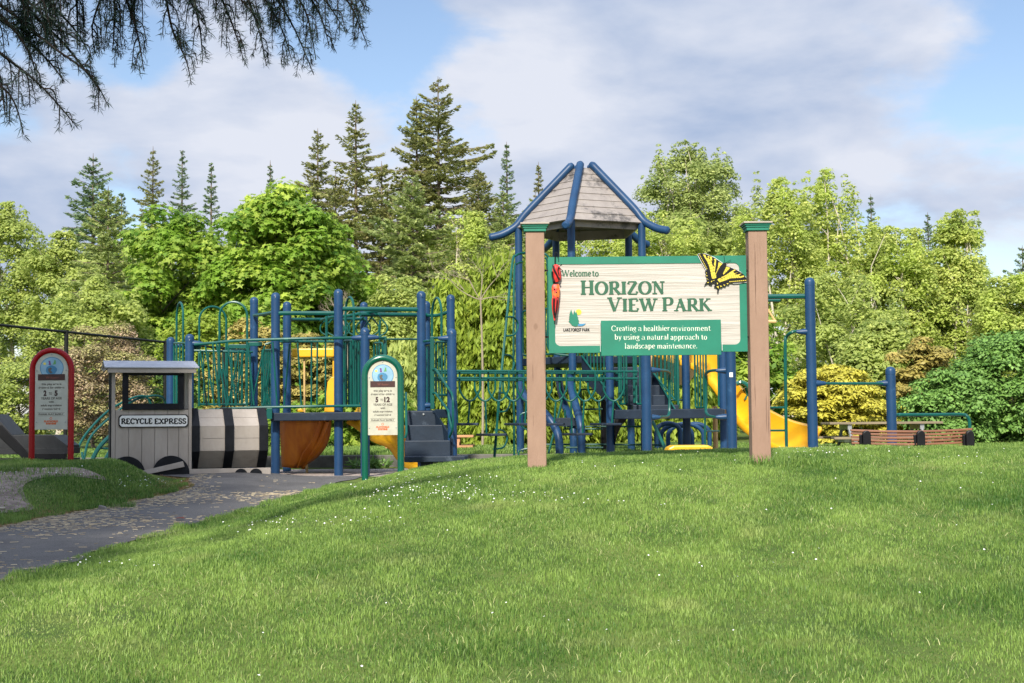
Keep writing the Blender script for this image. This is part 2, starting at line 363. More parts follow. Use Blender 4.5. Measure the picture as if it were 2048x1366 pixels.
# the path, following the terrain
def strip(name, ys, xl, xr, nx, material, dz):
    rows = []
    for y in ys:
        x = np.linspace(xl(y), xr(y), nx); rows.append(np.stack([x, np.full(nx, y), terr(x, y) + dz], -1))
    v = np.array(rows).reshape(-1, 3); ny = len(ys)
    i = (np.arange(ny - 1)[:, None] * nx + np.arange(nx - 1)[None]).ravel()
    o = npmesh(name, v, np.stack([i, i + 1, i + 1 + nx, i + nx], 1), material); o.data.polygons.foreach_set('use_smooth', [True] * (len(v) and len(i))); return tag(o, kind='structure')
M['asphalt'] = gm('weathered_asphalt', f_asph, .85); M['gravel'] = gm('pea_gravel', f_gravel); M['soil'] = gm('dry_soil', f_soil)
wob = lambda y, k: .05 * math.sin(y * 3.1 + k) + .03 * math.sin(y * 7.7 + k * 2)
strip('path', np.arange(7.0, 17.01, .1), lambda y: float(eL(y)) + wob(y, 1), lambda y: float(eR(y)) + wob(y, 2), 40, M['asphalt'], .012)
strip('paved_apron', np.arange(16.98, 18.75, .1), lambda y: -7.0 if y > 17.3 else -3.9 - (y - 17) * 8, lambda y: float(eR(y)) + wob(y, 2), 30, M['asphalt'], .008)
strip('gravel_pit', np.concatenate([np.arange(18.7, 19.2, .1), np.arange(19.3, 23.3, .4)]), lambda y: -7.2, lambda y: 9.0, 60, M['gravel'], .008)
strip('bare_soil', np.arange(12.9, 15.3, .08), lambda y: -6.6, lambda y: -4.52 - .35 * math.cos(y * 2.2) - 1.2 * max(0, 13.6 - y), 24, M['soil'], .006)
cb = MB(); cb.bbox((-8, 23.24, -.1), (12, 23.42, .165)); tag(cb.build('curb', M['curb'], bevel=.012), kind='structure')

# ------------------------------------------------------------------ grass blades, real geometry
def in_path(x, y):
    onpath = (x < eR(y) - .05 + .04 * np.sin(y * 9)) & (x > eL(y) - .05 - .06 * np.sin(y * 11 + 1)) & (y < 17.0)
    return onpath | ((y >= 17.0) & (x < eR(y)))
def blades(name, x, y, h, w, material, lean=.55, tintb=0.5, label=None, tints=None):
    n = len(x); z = terr(x, y) - .003; a = rng.uniform(0, 2 * np.pi, n); b = rng.uniform(0, 2 * np.pi, n)
    ca, sa = np.cos(a) * w / 2, np.sin(a) * w / 2
    ln = h * rng.uniform(.1, 1, n) * lean; lx, ly = np.cos(b) * ln, np.sin(b) * ln
    base = np.stack([x, y, z], -1); wv = np.stack([ca, sa, np.zeros(n)], -1)
    mid = base + np.stack([lx * .35, ly * .35, h * .6], -1); tip = base + np.stack([lx, ly, h * rng.uniform(.82, 1, n)], -1)
    V = np.stack([base - wv, base + wv, mid - wv * .8, mid + wv * .8, tip], 1).reshape(-1, 3)
    i = np.arange(n) * 5; Fc = np.stack([i, i + 1, i + 3, i, i + 3, i + 2, i + 2, i + 3, i + 4], 1).reshape(-1, 3)
    t = tints if tints is not None else np.clip(rng.normal(tintb, .22, n), 0, 1)
    return npmesh(name, V, Fc, material, np.repeat(t, 3))
def fbm(x, y, s, seed):
    r = np.random.default_rng(seed); o = np.zeros_like(x); amp = 1; tot = 0
    for k in range(4):
        for _ in range(3):
            an = r.uniform(0, 6.28); p = r.uniform(0, 6.28); o += amp * np.sin((x * np.cos(an) + y * np.sin(an)) * s * 2 ** k + p)
        tot += 3 * amp; amp *= .6
    return o / tot * 1.8
def lawn_mat():
    m = leafmat('lawn_blades', (.050, .128, .020), (.275, .40, .09), None, .28, .5)
    nt = m.node_tree; t = N(nt, 'ShaderNodeTexCoord')
    src = [n for n in nt.nodes if n.type == 'MIX'][0]
    c = mixcol(nt, src.outputs['Result'], (.40, .38, .17), math_n(nt, 'MULTIPLY', noise_mask(nt, t.outputs['Object'], 1.5, .52, .75, 5), .35))
    for l in list(src.outputs['Result'].links):
        if l.to_socket.name in ('Base Color', 'Color') : nt.links.new(c, l.to_socket)
    return m
M['lawn'] = lawn_mat()
def scatter(n, ylo, yhi, xf=None):
    u = rng.uniform(0, 1, n); y = np.sqrt(ylo ** 2 + u * (yhi ** 2 - ylo ** 2)); x = rng.uniform(-.40, .40, n) * (y + .6); return x, y
x, y = scatter(620000, 5.4, 16.8)
k = ~in_path(x, y)
soilR = lambda y: -4.52 - .35 * np.cos(y * 2.2) - 1.2 * np.maximum(0, 13.6 - y) - .06
k &= ~((y < 15.3) & (y > 12.9) & (x < soilR(y)) & (rng.uniform(0, 1, len(x)) > .16 + .8 * (fbm(x, y, 2.5, 5) > .22)))
x, y = x[k], y[k]
f1 = fbm(x, y, 2.2, 21); f2 = fbm(x, y, 7.5, 22)
hh = (.030 + .011 * f1 + .013 * f2) * rng.uniform(.65, 1.25, len(x)); hh = np.clip(hh, .012, .085)
edge = np.minimum(np.abs(x - eR(y)), np.abs(x - eL(y))); hh *= 1 + .5 * np.exp(-(edge / .12) ** 2)
left = x < eL(y); hh = np.where(left, hh * 1.25, hh)
ww = .0040 * (1 + .05 * (y - 6))
f3 = fbm(x, y, .8, 31); tt = np.clip(.5 - .22 * f1 + .28 * f2 + .26 * f3 + rng.normal(0, .24, len(x)) - .15 * left, 0, 1)
tag(blades('lawn_grass', x, y, hh, ww, M['lawn'], tints=tt), kind='stuff')
x, y = scatter(26000, 5.4, 16.5); k = ~in_path(x, y) & (fbm(x, y, 1.6, 44) + rng.normal(0, .35, len(x)) > .05); x, y = x[k], y[k]
M['drygrass'] = leafmat('dry_grass_blades', (.28, .32, .10), (.54, .54, .26), None, .2)
tag(blades('dry_grass_stems', x, y, rng.uniform(.012, .05, len(x)), .0036, M['drygrass'], lean=1.6), kind='stuff')
# strip of lawn behind the curb
x = rng.uniform(-10, 10, 50000); y = rng.uniform(23.5, 29, 50000)
tag(blades('far_lawn_grass', x, y, rng.uniform(.03, .07, 50000), .014, M['lawn']), kind='stuff')
# long tufts at the posts and on the path edge
def tuft(cx, cy, n, r, h, name='grass_tuft', label='', wid=.005, tb=.4):
    a = rng.uniform(0, 6.28, n); q = r * np.sqrt(rng.uniform(0, 1, n)); x = cx + q * np.cos(a); y = cy + q * np.sin(a) * .7
    return blades(name, x, y, rng.uniform(.35, 1, n) * h, wid, M['lawn'], lean=.9, tintb=tb)
o = tuft(2.36, 12.42, 420, .36, .13, wid=.007); tag(o, 'long unmown tuft of grass at the foot of the right brown sign post', 'grass tuft')
o = tuft(.33, 12.75, 260, .16, .08, wid=.006); tag(o, 'short unmown grass tuft beside the foot of the left brown sign post', 'grass tuft')
o = tuft(.215, 12.52, 150, .13, .05, wid=.006); tag(o, 'sparse short grass tuft in front of the left brown sign post', 'grass tuft')
for cx, cy, r_, lb in ((-3.95, 14.2, .20, 'bushy green grass tuft on the left verge edge above the path'), (-5.3, 15.0, .16, 'dark green grass tuft growing in the bare soil left of the path')):
    tag(tuft(cx, cy, 240, r_, .11, wid=.006, tb=.25), lb, 'grass tuft')
# daisies
def daisies():
    pts = []
    def cl(px, py, sx, sy, n):
        # px,py: centre; converted to the lawn by marching the ray
        for _ in range(int(n * .6)):
            qx, qy = random.gauss(px, sx), random.gauss(py, sy)
            for Y in np.arange(5.6, 17, .05):
                p = P(qx, qy, float(Y))
                if p.z <= T(p.x, p.y) + .03:
                    if not bool(in_path(np.array([p.x]), np.array([p.y]))[0]): pts.append((p.x, p.y))
                    break
    for a in [(850, 985, 70, 12, 120), (770, 975, 40, 14, 50), (940, 990, 60, 12, 45), (1080, 1000, 60, 6, 30), (880, 955, 60, 9, 40), (1220, 1005, 60, 8, 22), (560, 1045, 60, 8, 30), (680, 1040, 60, 6, 26), (180, 1130, 35, 6, 16), (270, 1135, 60, 5, 14),
              (120, 950, 90, 7, 40), (270, 965, 40, 5, 45), (1650, 905, 60, 5, 50), (1900, 915, 120, 8, 40), (1300, 925, 200, 12, 30), (1800, 960, 200, 25, 20), (1300, 1150, 500, 130, 50), (500, 1060, 60, 8, 20), (800, 1030, 80, 20, 24)]: cl(*a)
    V = []; Fc = []; 
    for x, y in pts:
        z = T(x, y) + random.uniform(.035, .06); r = random.uniform(.0045, .008); n0 = len(V)
        nrm = Vector((random.uniform(-.5, .5), random.uniform(-.9, .1), 1)).normalized(); u = nrm.orthogonal().normalized(); w = nrm.cross(u); c = Vector((x, y, z))
        for k in range(8):
            a = k * math.pi / 4; rr = r * (1 if k % 2 else .72); V.append(c + (u * math.cos(a) + w * math.sin(a)) * rr + nrm * .002 * (k % 2))
        Fc += [(n0, n0 + 1, n0 + 2, n0 + 3), (n0, n0 + 3, n0 + 4, n0 + 7), (n0 + 4, n0 + 5, n0 + 6, n0 + 7)]
    return npmesh('daisies', [tuple(v) for v in V], Fc, M['white'])
tag(daisies(), kind='stuff')
# straw and needles blown on the path
n = 22000; x = rng.uniform(-7, -1.6, n); y = rng.uniform(8.6, 17.5, n)
k = (x < eR(y)) & (x > eL(y)) & (rng.uniform(0, 1, n) < np.clip(.22 + .7 * fbm(x, y, 2.0, 9) + 1.5 * np.exp(-((x - eL(y)) / .35) ** 2) - np.clip(y - 15.5, 0, 1), .02, 1))
x, y = x[k], y[k]; n = len(x); a = rng.normal(0, .7, n); L = rng.uniform(.010, .034, n); wd = .0016
dx, dy = np.cos(a) * L, np.sin(a) * L; z = terr(x, y) + .016 + rng.uniform(0, .006, n); px_, py_ = -np.sin(a) * wd, np.cos(a) * wd
V = np.stack([np.stack([x - dx - px_, y - dy - py_, z], -1), np.stack([x + dx - px_, y + dy - py_, z], -1), np.stack([x + dx + px_, y + dy + py_, z + .004], -1), np.stack([x - dx + px_, y - dy + py_, z + .004], -1)], 1)
M['straw'] = leafmat('straw', (.20, .15, .09), (.48, .40, .26), None, .1)
tag(npmesh('straw_litter', V, np.arange(n * 4).reshape(-1, 4), M['straw'], rng.uniform(0, 1, n)), kind='stuff')
# dead orange-brown thatch along the verge
n = 26000; y = rng.uniform(9.5, 17, n); x = eL(y) + rng.normal(-.08, .13, n)
tag(blades('dry_thatch', x, y, rng.uniform(.006, .03, n), .004, leafmat('dry_thatch', (.20, .11, .045), (.40, .26, .12), None, .1), lean=2.2), kind='stuff')
b = MB(); c = Vector((-4.0, 13.9, 0)); c.z = T(c.x, c.y); b.prism([(c.x - .05, c.y, c.z), (c.x + .05, c.y - .02, c.z), (c.x + .03, c.y - .01, c.z + .05), (c.x - .035, c.y, c.z + .065)], (0, .05, 0))
tag(b.build('stone', M['stone'], bevel=.008), 'small pointed grey stone on the verge edge left of the path', 'stone')
b = MB(); q = [Vector((-5.35, 13.0, 0)), Vector((-4.75, 13.35, 0))]
for p in q: p.z = T(p.x, p.y) + .02
b.tube(q, [.022, .012], 6); tag(b.build('fallen_branch', M['palebark']), 'pale bare fallen branch lying on the bare soil beside the path', 'branch')
b = MB(); c = Vector((-3.03, 12.95, 0)); c.z = T(c.x, c.y) + .022
b.add([c + Vector(v) for v in ((-.055, 0, 0), (-.02, .03, .012), (.03, .03, .016), (.06, 0, .004), (.02, -.03, .012), (-.03, -.03, .008))], [(0, 1, 2, 3, 4, 5)])
tag(b.build('fallen_leaf', M['deadleaf']), 'curled red brown dead leaf lying on the asphalt path', 'leaf')
# ------------------------------------------------------------------ stroke lettering
def arc(cx, cy, rx, ry, a0, a1, n=12):
    return [(cx + rx * math.cos(R(a0 + (a1 - a0) * i / n)), cy + ry * math.sin(R(a0 + (a1 - a0) * i / n))) for i in range(n + 1)]
X = .66   # x height
def up(*xs): return [('s', x, 1) for x in xs]
GL = {   # width, strokes (points, weight), serifs (x, y)
 'H': (.92, [([(.2, 0), (.2, 1)], 1), ([(.72, 0), (.72, 1)], 1), ([(.2, .51), (.72, .51)], 1)], [(.2, 0), (.2, 1), (.72, 0), (.72, 1)]),
 'O': (.98, [(arc(.49, .5, .37, .48, 0, 360, 28), 1)], []),
 'R': (.88, [([(.2, 0), (.2, 1)], 1), ([(.2, .98), (.45, .98)] + arc(.45, .74, .2, .24, 90, -90) + [(.2, .5)], 1), ([(.42, .5), (.78, .02)], 1)], [(.2, 0), (.2, 1), (.80, 0)]),
 'I': (.42, [([(.21, 0), (.21, 1)], 1)], [(.21, 0), (.21, 1)]),
 'Z': (.80, [([(.12, .8), (.14, .98), (.68, .98)], .8), ([(.66, .97), (.12, .03)], 1), ([(.1, .02), (.68, .02), (.72, .22)], .8)], []),
 'N': (.94, [([(.2, 0), (.2, 1)], .45), ([(.2, .98), (.74, .04)], 1), ([(.74, 0), (.74, 1)], .45)], [(.2, 0), (.16, 1), (.74, 1)]),
 'V': (.92, [([(.14, 1), (.46, .02)], 1), ([(.46, .02), (.78, 1)], .45)], [(.15, 1), (.77, 1)]),
 'E': (.80, [([(.2, 0), (.2, 1)], 1), ([(.2, .98), (.64, .98), (.66, .78)], .8), ([(.2, .51), (.52, .51)], .8), ([(.2, .02), (.66, .02), (.70, .24)], .8)], [(.2, 0), (.2, 1)]),
 'W': (1.28, [([(.13, 1), (.40, .02)], 1), ([(.40, .02), (.66, .95)], .45), ([(.62, 1), (.89, .02)], 1), ([(.89, .02), (1.15, 1)], .45)], [(.14, 1), (.64, 1), (1.14, 1)]),
 'P': (.80, [([(.2, 0), (.2, 1)], 1), ([(.2, .98), (.45, .98)] + arc(.45, .72, .22, .26, 90, -90) + [(.2, .46)], 1)], [(.2, 0), (.2, 1)]),
 'A': (.92, [([(.16, 0), (.46, .97)], .45), ([(.44, 1), (.76, 0)], 1), ([(.26, .34), (.64, .34)], .8)], [(.16, 0), (.77, 0)]),
 'K': (.90, [([(.2, 0), (.2, 1)], 1), ([(.22, .44), (.70, .98)], .5), ([(.38, .58), (.78, .02)], 1)], [(.2, 0), (.2, 1), (.70, 1), (.80, 0)]),
 'C': (.88, [([(.76, .80)] + arc(.47, .5, .35, .48, 50, 310, 20) + [(.78, .2)], 1), ([(.75, .72), (.75, .98)], .4)], []),
 'L': (.74, [([(.2, 0), (.2, 1)], 1), ([(.2, .02), (.62, .02), (.66, .26)], .8)], [(.2, 0), (.2, 1)]),
 'F': (.74, [([(.2, 0), (.2, 1)], 1), ([(.2, .98), (.62, .98), (.64, .78)], .8), ([(.2, .51), (.5, .51)], .8)], [(.2, 0), (.2, 1)]),
 'T': (.80, [([(.4, 0), (.4, 1)], 1), ([(.08, .8), (.1, .98), (.7, .98), (.72, .8)], .8)], [(.4, 0)]),
 'S': (.70, [(arc(.35, .74, .22, .24, 20, 250, 12) + arc(.35, .26, .24, .24, 80, -160, 12), 1), ([(.57, .76), (.57, .98)], .4), ([(.12, .02), (.12, .26)], .4)], []),
 'Y': (.86, [([(.12, 1), (.43, .48)], 1), ([(.74, 1), (.43, .48)], .6), ([(.43, 0), (.43, .5)], 1)], [(.13, 1), (.73, 1), (.43, 0)]),
 'X': (.86, [([(.14, 1), (.72, 0)], 1), ([(.70, 1), (.14, 0)], .55)], [(.14, 1), (.72, 0), (.70, 1), (.14, 0)]),
 'a': (.54, [([(.1, X - .12)] + arc(.25, X - .16, .14, .15, 150, 20, 8) + [(.40, .3), (.40, .06), (.50, .02)], 1), ([(.40, .38)] + arc(.24, .17, .15, .16, 80, 330, 10), .9)], []),
 'b': (.60, [([(.16, .02), (.16, 1.02)], 1), (arc(.31, X / 2, .19, X / 2 - .01, -150, 150, 16), 1)], [(.13, 1.02)]),
 'c': (.50, [([(.42, X - .12)] + arc(.28, X / 2, .19, X / 2 - .01, 60, 315, 14), 1)], []),
 'd': (.60, [([(.44, .0), (.44, 1.02)], 1), (arc(.28, X / 2, .18, X / 2 - .01, 30, 330, 16), 1)], [(.40, 1.02), (.48, 0)]),
 'e': (.52, [([(.10, X / 2 + .03), (.44, X / 2 + .03)], .9), (arc(.27, X / 2, .18, X / 2 - .01, 8, 315, 16), 1)], []),
 'g': (.56, [(arc(.26, .44, .15, .20, 0, 360, 16), 1), ([(.18, .26), (.13, .16), (.24, .09), (.40, .04)] + arc(.27, -.14, .2, .13, 30, -210, 12), .75), ([(.38, .58), (.52, .64)], .6)], []),
 'h': (.64, [([(.16, 0), (.16, 1.02)], 1), ([(.16, .5)] + arc(.32, .48, .16, X - .49, 150, 0, 8) + [(.48, 0)], 1)], [(.12, 1.02), (.16, 0), (.48, 0)]),
 'i': (.32, [([(.16, 0), (.16, X)], 1), ([(.16, .86), (.16, .96)], 1.15)], [(.12, X), (.16, 0)]),
 'l': (.32, [([(.16, 0), (.16, 1.02)], 1)], [(.12, 1.02), (.16, 0)]),
 'm': (.96, [([(.16, 0), (.16, X)], 1), ([(.16, .5)] + arc(.32, .48, .16, X - .49, 150, 0, 8) + [(.48, 0)], 1), ([(.48, .5)] + arc(.64, .48, .16, X - .49, 150, 0, 8) + [(.80, 0)], 1)], [(.12, X), (.16, 0), (.48, 0), (.80, 0)]),
 'n': (.64, [([(.16, 0), (.16, X)], 1), ([(.16, .5)] + arc(.32, .48, .16, X - .49, 150, 0, 8) + [(.48, 0)], 1)], [(.12, X), (.16, 0), (.48, 0)]),
 'o': (.58, [(arc(.29, X / 2, .19, X / 2 - .01, 0, 360, 20), 1)], []),
 'p': (.60, [([(.16, -.3), (.16, X)], 1), (arc(.31, X / 2, .19, X / 2 - .01, -150, 150, 16), 1)], [(.12, X), (.16, -.3)]),
 'r': (.46, [([(.16, 0), (.16, X)], 1), ([(.16, .48), (.26, X - .04), (.36, X - .02), (.40, X - .12)], .9)], [(.12, X), (.16, 0)]),
 's': (.44, [(arc(.22, X * .74, .13, X * .24, 20, 250, 10) + arc(.22, X * .26, .15, X * .25, 80, -160, 10), 1)], []),
 't': (.40, [([(.18, .86), (.18, .14), (.24, .02), (.38, .08)], 1), ([(.05, X - .02), (.35, X - .02)], .8)], []),
 'u': (.64, [([(.15, X), (.15, .18)] + arc(.31, .16, .16, .15, 180, 340, 8), 1), ([(.47, X), (.47, 0)], 1)], [(.11, X), (.43, X), (.52, 0)]),
 'v': (.56, [([(.10, X), (.28, .02)], 1), ([(.28, .02), (.46, X)], .5)], [(.11, X), (.46, X)]),
 'y': (.56, [([(.10, X), (.29, .04)], 1), ([(.46, X), (.26, -.12), (.18, -.28), (.08, -.26)], .5)], [(.11, X), (.46, X)]),
 '.': (.26, [([(.12, .02), (.12, .12)], 1.2)], []), ' ': (.30, [], []),
}
def letters(mb, text, x0, x1, base, cap, org, ux, uz, out, wt=.15, wh=.055, serif=.13, sizes=None, wid=None, thick=.004):
    """lays raised strokes along ux/uz from org; out = face normal; x0..x1 and base are in metres on the board"""
    ws = []; 
    for i, ch in enumerate(text):
        s = sizes[i] if sizes else 1; ws.append(GL[ch][0] * s)
    tot = sum(ws) - .16; sc = cap; sx = (x1 - x0) / tot
    cur = x0 - .08 * sx; lay = 0
    for i, ch in enumerate(text):
        s = sizes[i] if sizes else 1; w, st, sf = GL[ch]
        def pt(p, k): return org + ux * (cur + p[0] * s * sx) + uz * (base + p[1] * s * sc) + out * k
        for pts, wtm in st:
            lay += 1; k0 = thick + (lay % 7) * .0003
            pl = [(cur + p[0] * s * sx, base + p[1] * s * sc) for p in pts]; n = len(pl); L = []; Rr = []
            for j in range(n):
                a = pl[max(j - 1, 0)]; b = pl[min(j + 1, n - 1)]; dx, dz = b[0] - a[0], b[1] - a[1]
                if n > 8 and j in (0, n - 1) and math.dist(pl[0], pl[-1]) < 1e-5: dx, dz = pl[1][0] - pl[-2][0], pl[1][1] - pl[-2][1]
                l = math.hypot(dx, dz) or 1; dx /= l; dz /= l
                h = .5 * cap * math.hypot(wt * wtm * dz, wh * dx) if wtm >= .75 else .5 * cap * max(wt * wtm * abs(dz), wh)
                L.append((pl[j][0] - dz * h, pl[j][1] + dx * h)); Rr.append((pl[j][0] + dz * h, pl[j][1] - dx * h))
            vs = [org + ux * q[0] + uz * q[1] + out * k0 for q in L + Rr] ; m = len(vs)
            vs += [v - out * (k0 + .001) for v in vs]
            fs = [(j, j + 1, n + j + 1, n + j) for j in range(n - 1)]
            fs += [(j, j + m, j + 1 + m, j + 1) for j in range(n - 1)] + [(n + j + 1, n + j + 1 + m, n + j + m, n + j) for j in range(n - 1)]
            fs += [(0, n, n + m, m), (n - 1, n - 1 + m, 2 * n - 1 + m, 2 * n - 1)]
            mb.add(vs, fs)
        if serif:
            for p in sf:
                lay += 1; cx, cz = cur + p[0] * s * sx, base + p[1] * s * sc; hw = serif * cap * s; hh = wh * cap * .55
                cz += hh if p[1] < .05 else -hh
                k0 = thick + (lay % 7) * .0003
                vs = [org + ux * (cx + a * hw) + uz * (cz + b * hh) + out * k0 for a, b in ((-1, -1), (1, -1), (1, 1), (-1, 1))]
                vs += [v - out * (k0 + .001) for v in vs]
                mb.add(vs, [(0, 1, 2, 3), (0, 4, 5, 1), (1, 5, 6, 2), (2, 6, 7, 3), (3, 7, 4, 0)])
        cur += ws[i] * sx
def sans(text, x, z, size, width, material, parent, org, ux, uz, out, name='lettering', off=.0006, k=.0004):
    """plain condensed lettering from the built-in typeface, turned into a mesh"""
    cu = bpy.data.curves.new('lettering', 'FONT'); cu.body = text; cu.align_x = 'CENTER'; cu.size = 1; cu.offset = off / size if size else 0
    to = bpy.data.objects.new('lettering_source', cu); COL.objects.link(to); bpy.context.view_layer.update()
    me = to.to_mesh(); vs = [v.co.copy() for v in me.vertices]; fs = [tuple(p.vertices) for p in me.polygons]; to.to_mesh_clear(); bpy.data.objects.remove(to)
    xs_ = [v.x for v in vs]; s = width / (max(xs_) - min(xs_)); c = (max(xs_) + min(xs_)) / 2
    mb = MB(); mb.add([org + ux * (x + (v.x - c) * s) + uz * (z + v.y * size) + out * k for v in vs], fs)
    return mb.build(name, material, parent)

# ------------------------------------------------------------------ the welcome sign
SY = 12.6
sg = thing('park_sign', 'wide green and cream wooden park welcome sign hung between two brown posts', 'sign', (1.2, SY, T(1.2, SY)))
pw = .166
for (cx, top, base) in ((1072, 463, 930), (1519.5, 461, 928)):
    a = P(cx, (top + base) / 2, SY); zt = P(cx, top, SY).z; zb = T(a.x, SY) - .25
    m = MB(); m.bbox((a.x - pw / 2, SY, zb), (a.x + pw / 2, SY + pw, zt)); post = m.build('post', M['brownpost'], sg, bevel=.006)
    c = MB(); c.mi = 0; 
    for i, (e, z0, z1) in enumerate(((.016, 0, .028), (.024, .028, .046), (.034, .046, .062))):
        c.bbox((a.x - pw / 2 - e, SY - e, zt + z0 + .0005 * i), (a.x + pw / 2 + e, SY + pw + e, zt + z1))
    cap = c.build('cap', M['signgreen'], post, bevel=.003)
    c = MB(); e = .046; c.bbox((a.x - pw / 2 - e, SY - e, zt + .0625), (a.x + pw / 2 + e, SY + pw + e, zt + .078))
    h = pw / 2 + e - .01; q = [(a.x - h, SY + pw / 2 - h), (a.x + h, SY + pw / 2 - h), (a.x + h, SY + pw / 2 + h), (a.x - h, SY + pw / 2 + h)]
    c.add([(x_, y_, zt + .0785) for x_, y_ in q] + [(a.x, SY + pw / 2, zt + .094)], [(0, 1, 4), (1, 2, 4), (2, 3, 4), (3, 0, 4)])
    tag(c.build('cap_plate', M['plank'], post, bevel=.003), 'flat grey beige cap plate')
BY = SY + .055         # front face of the board
def B(px, py, off=0): return P(px, py, BY - off)
tl, tr_, br_, bl = B(1096, 513), B(1492, 513), B(1492, 704), B(1096, 704)
x0, x1 = tl.x, tr_.x; z1 = (B(1294, 512.5).z); z0 = B(1294, 704.5).z
m = MB(); m.bbox((x0, BY + .011, z0), (x1, BY + .055, z1)); board = m.build('board', M['signgreen'], sg)
# raised green rim with a round cornered opening
ix0, ix1, iz0, iz1 = B(1109.5, 600).x, B(1479.5, 600).x, B(1294, 690.5).z, B(1294, 527).z; rr = .05
inner = []
for cx, cz, a0 in ((ix1 - rr, iz1 - rr, 0), (ix0 + rr, iz1 - rr, 90), (ix0 + rr, iz0 + rr, 180), (ix1 - rr, iz0 + rr, 270)): inner += [(cx + rr * math.cos(R(a0 + i * 10)), cz + rr * math.sin(R(a0 + i * 10))) for i in range(10)]
outer = []
for i, (xx, zz) in enumerate(inner):
    k = i // 10; cxy = ((x1, z1), (x0, z1), (x0, z0), (x1, z0))[k]; j = i % 10
    # spread the outer points along the two edges that meet at this corner
    t = j / 9
    if k == 0: p = (x1, zz if t < .5 else z1) if t < .5 else (xx, z1)
    elif k == 1: p = (xx, z1) if t < .5 else (x0, zz)
    elif k == 2: p = (x0, zz) if t < .5 else (xx, z0)
    else: p = (xx, z0) if t < .5 else (x1, zz)
    outer.append(p)
# corners exactly
m = MB(); n = len(inner)
vs = [(a, BY, b) for a, b in inner] + [(a, BY, b) for a, b in outer] + [(a, BY + .0105, b) for a, b in inner] + [(a, BY + .0105, b) for a, b in outer]
cor = [(x1, z1), (x0, z1), (x0, z0), (x1, z0)]; vs += [(a, BY, b) for a, b in cor] + [(a, BY + .0105, b) for a, b in cor]
fs = []
for i in range(n):
    j = (i + 1) % n; fs.append((i, i + n, j + n, j)); fs.append((i, j, j + 2 * n, i + 2 * n))
    if i % 10 == 4: fs.append((i + n, 4 * n + i // 10, j + n))
    for q in ((i + n, j + n, j + 3 * n, i + 3 * n),):
        if i % 10 != 4: fs.append(q)
m.add(vs, fs); m.build('rim', M['signgreen'], board)
m = MB(); m.prism([(a, BY + .0104, b) for a, b in [(ix0 - .004, iz0 - .004), (ix1 + .004, iz0 - .004), (ix1 + .004, iz1 + .004), (ix0 - .004, iz1 + .004)]], (0, -.004, 0)); m.build('field', M['cedar'], board)
FY = BY + .0064
fo = Vector((0, FY, 0)); UX, UZ, OUT = Vector((1, 0, 0)), Vector((0, 0, 1)), Vector((0, -1, 0))
def bx(px, py=600): return B(px, py).x
def bz(py, px=1294): return B(px, py).z
def zx(zx_, zy_): # zoomed-picture coordinates of the sign, kept as the drawing's own grid
    p = B(1060 + zx_ * .24414, 480 + zy_ * .24414); return p.x, p.z
def line(mb, text, xa, xb, yb, yt, sizes=None, org=fo, **kw):
    a = zx(xa, yb); b_ = zx(xb, yb); t = zx((xa + xb) / 2, yt); bb = zx((xa + xb) / 2, yb)
    letters(mb, text, a[0], b_[0], (a[1] + b_[1]) / 2, t[1] - bb[1], org, UX, UZ, OUT, sizes=sizes, **kw)
m = MB(); line(m, 'Welcome', 262, 497, 297, 246, wt=.19, wh=.085, serif=.11); line(m, 'to', 512, 560, 297, 246, wt=.19, wh=.085, serif=.11); m.build('lettering', M['lettergreen'], board)
m = MB(); line(m, 'HORIZON', 422, 1098, 445, 328, sizes=[1.0] + [.9] * 6, wt=.245, wh=.075, serif=.18); m.build('lettering', M['lettergreen'], board)
m = MB(); line(m, 'VIEW', 645, 1034, 583, 468, sizes=[1.0] + [.9] * 3, wt=.245, wh=.075, serif=.18); line(m, 'PARK', 1090, 1475, 581, 468, sizes=[1.0] + [.9] * 3, wt=.245, wh=.075, serif=.18); m.build('lettering', M['lettergreen'], board)
m = MB(); line(m, 'LAKE', 274, 330, 748, 724, wt=.22, wh=.17, serif=0, thick=.002); line(m, 'FOREST', 337, 420, 748, 724, wt=.22, wh=.17, serif=0, thick=.002); line(m, 'PARK', 428, 488, 748, 724, wt=.22, wh=.17, serif=0, thick=.002)
m.build('lettering', M['black'], board)
def poly(mb, pts, off, th=.003, conv=zx):
    q = [conv(*p) for p in pts]; mb.prism([(a, FY - off, b) for a, b in q], (0, -th, 0))
m = MB(); poly(m, [(398 + 24 * math.cos(R(a)), 590 + 24 * math.sin(R(a))) for a in range(0, 360, 20)], .0002); m.build('emblem_sun', M['bfyel'], board)
tree = [(316, 668), (328, 650), (318, 652), (327, 632), (319, 634), (328, 614), (322, 615), (337, 568), (347, 600), (355, 612), (362, 572), (372, 600), (379, 585), (388, 612), (384, 614), (396, 640), (390, 641), (402, 664), (394, 668), (404, 684), (392, 690), (390, 706), (368, 708), (345, 700), (332, 684)]
m = MB(); poly(m, tree, .0035); m.build('emblem_trees', M['signgreen'], board)
m = MB(); poly(m, [(393, 688), (457, 684), (447, 694), (430, 704), (394, 706)], .0035); m.build('emblem_water', M['blueink'], board)
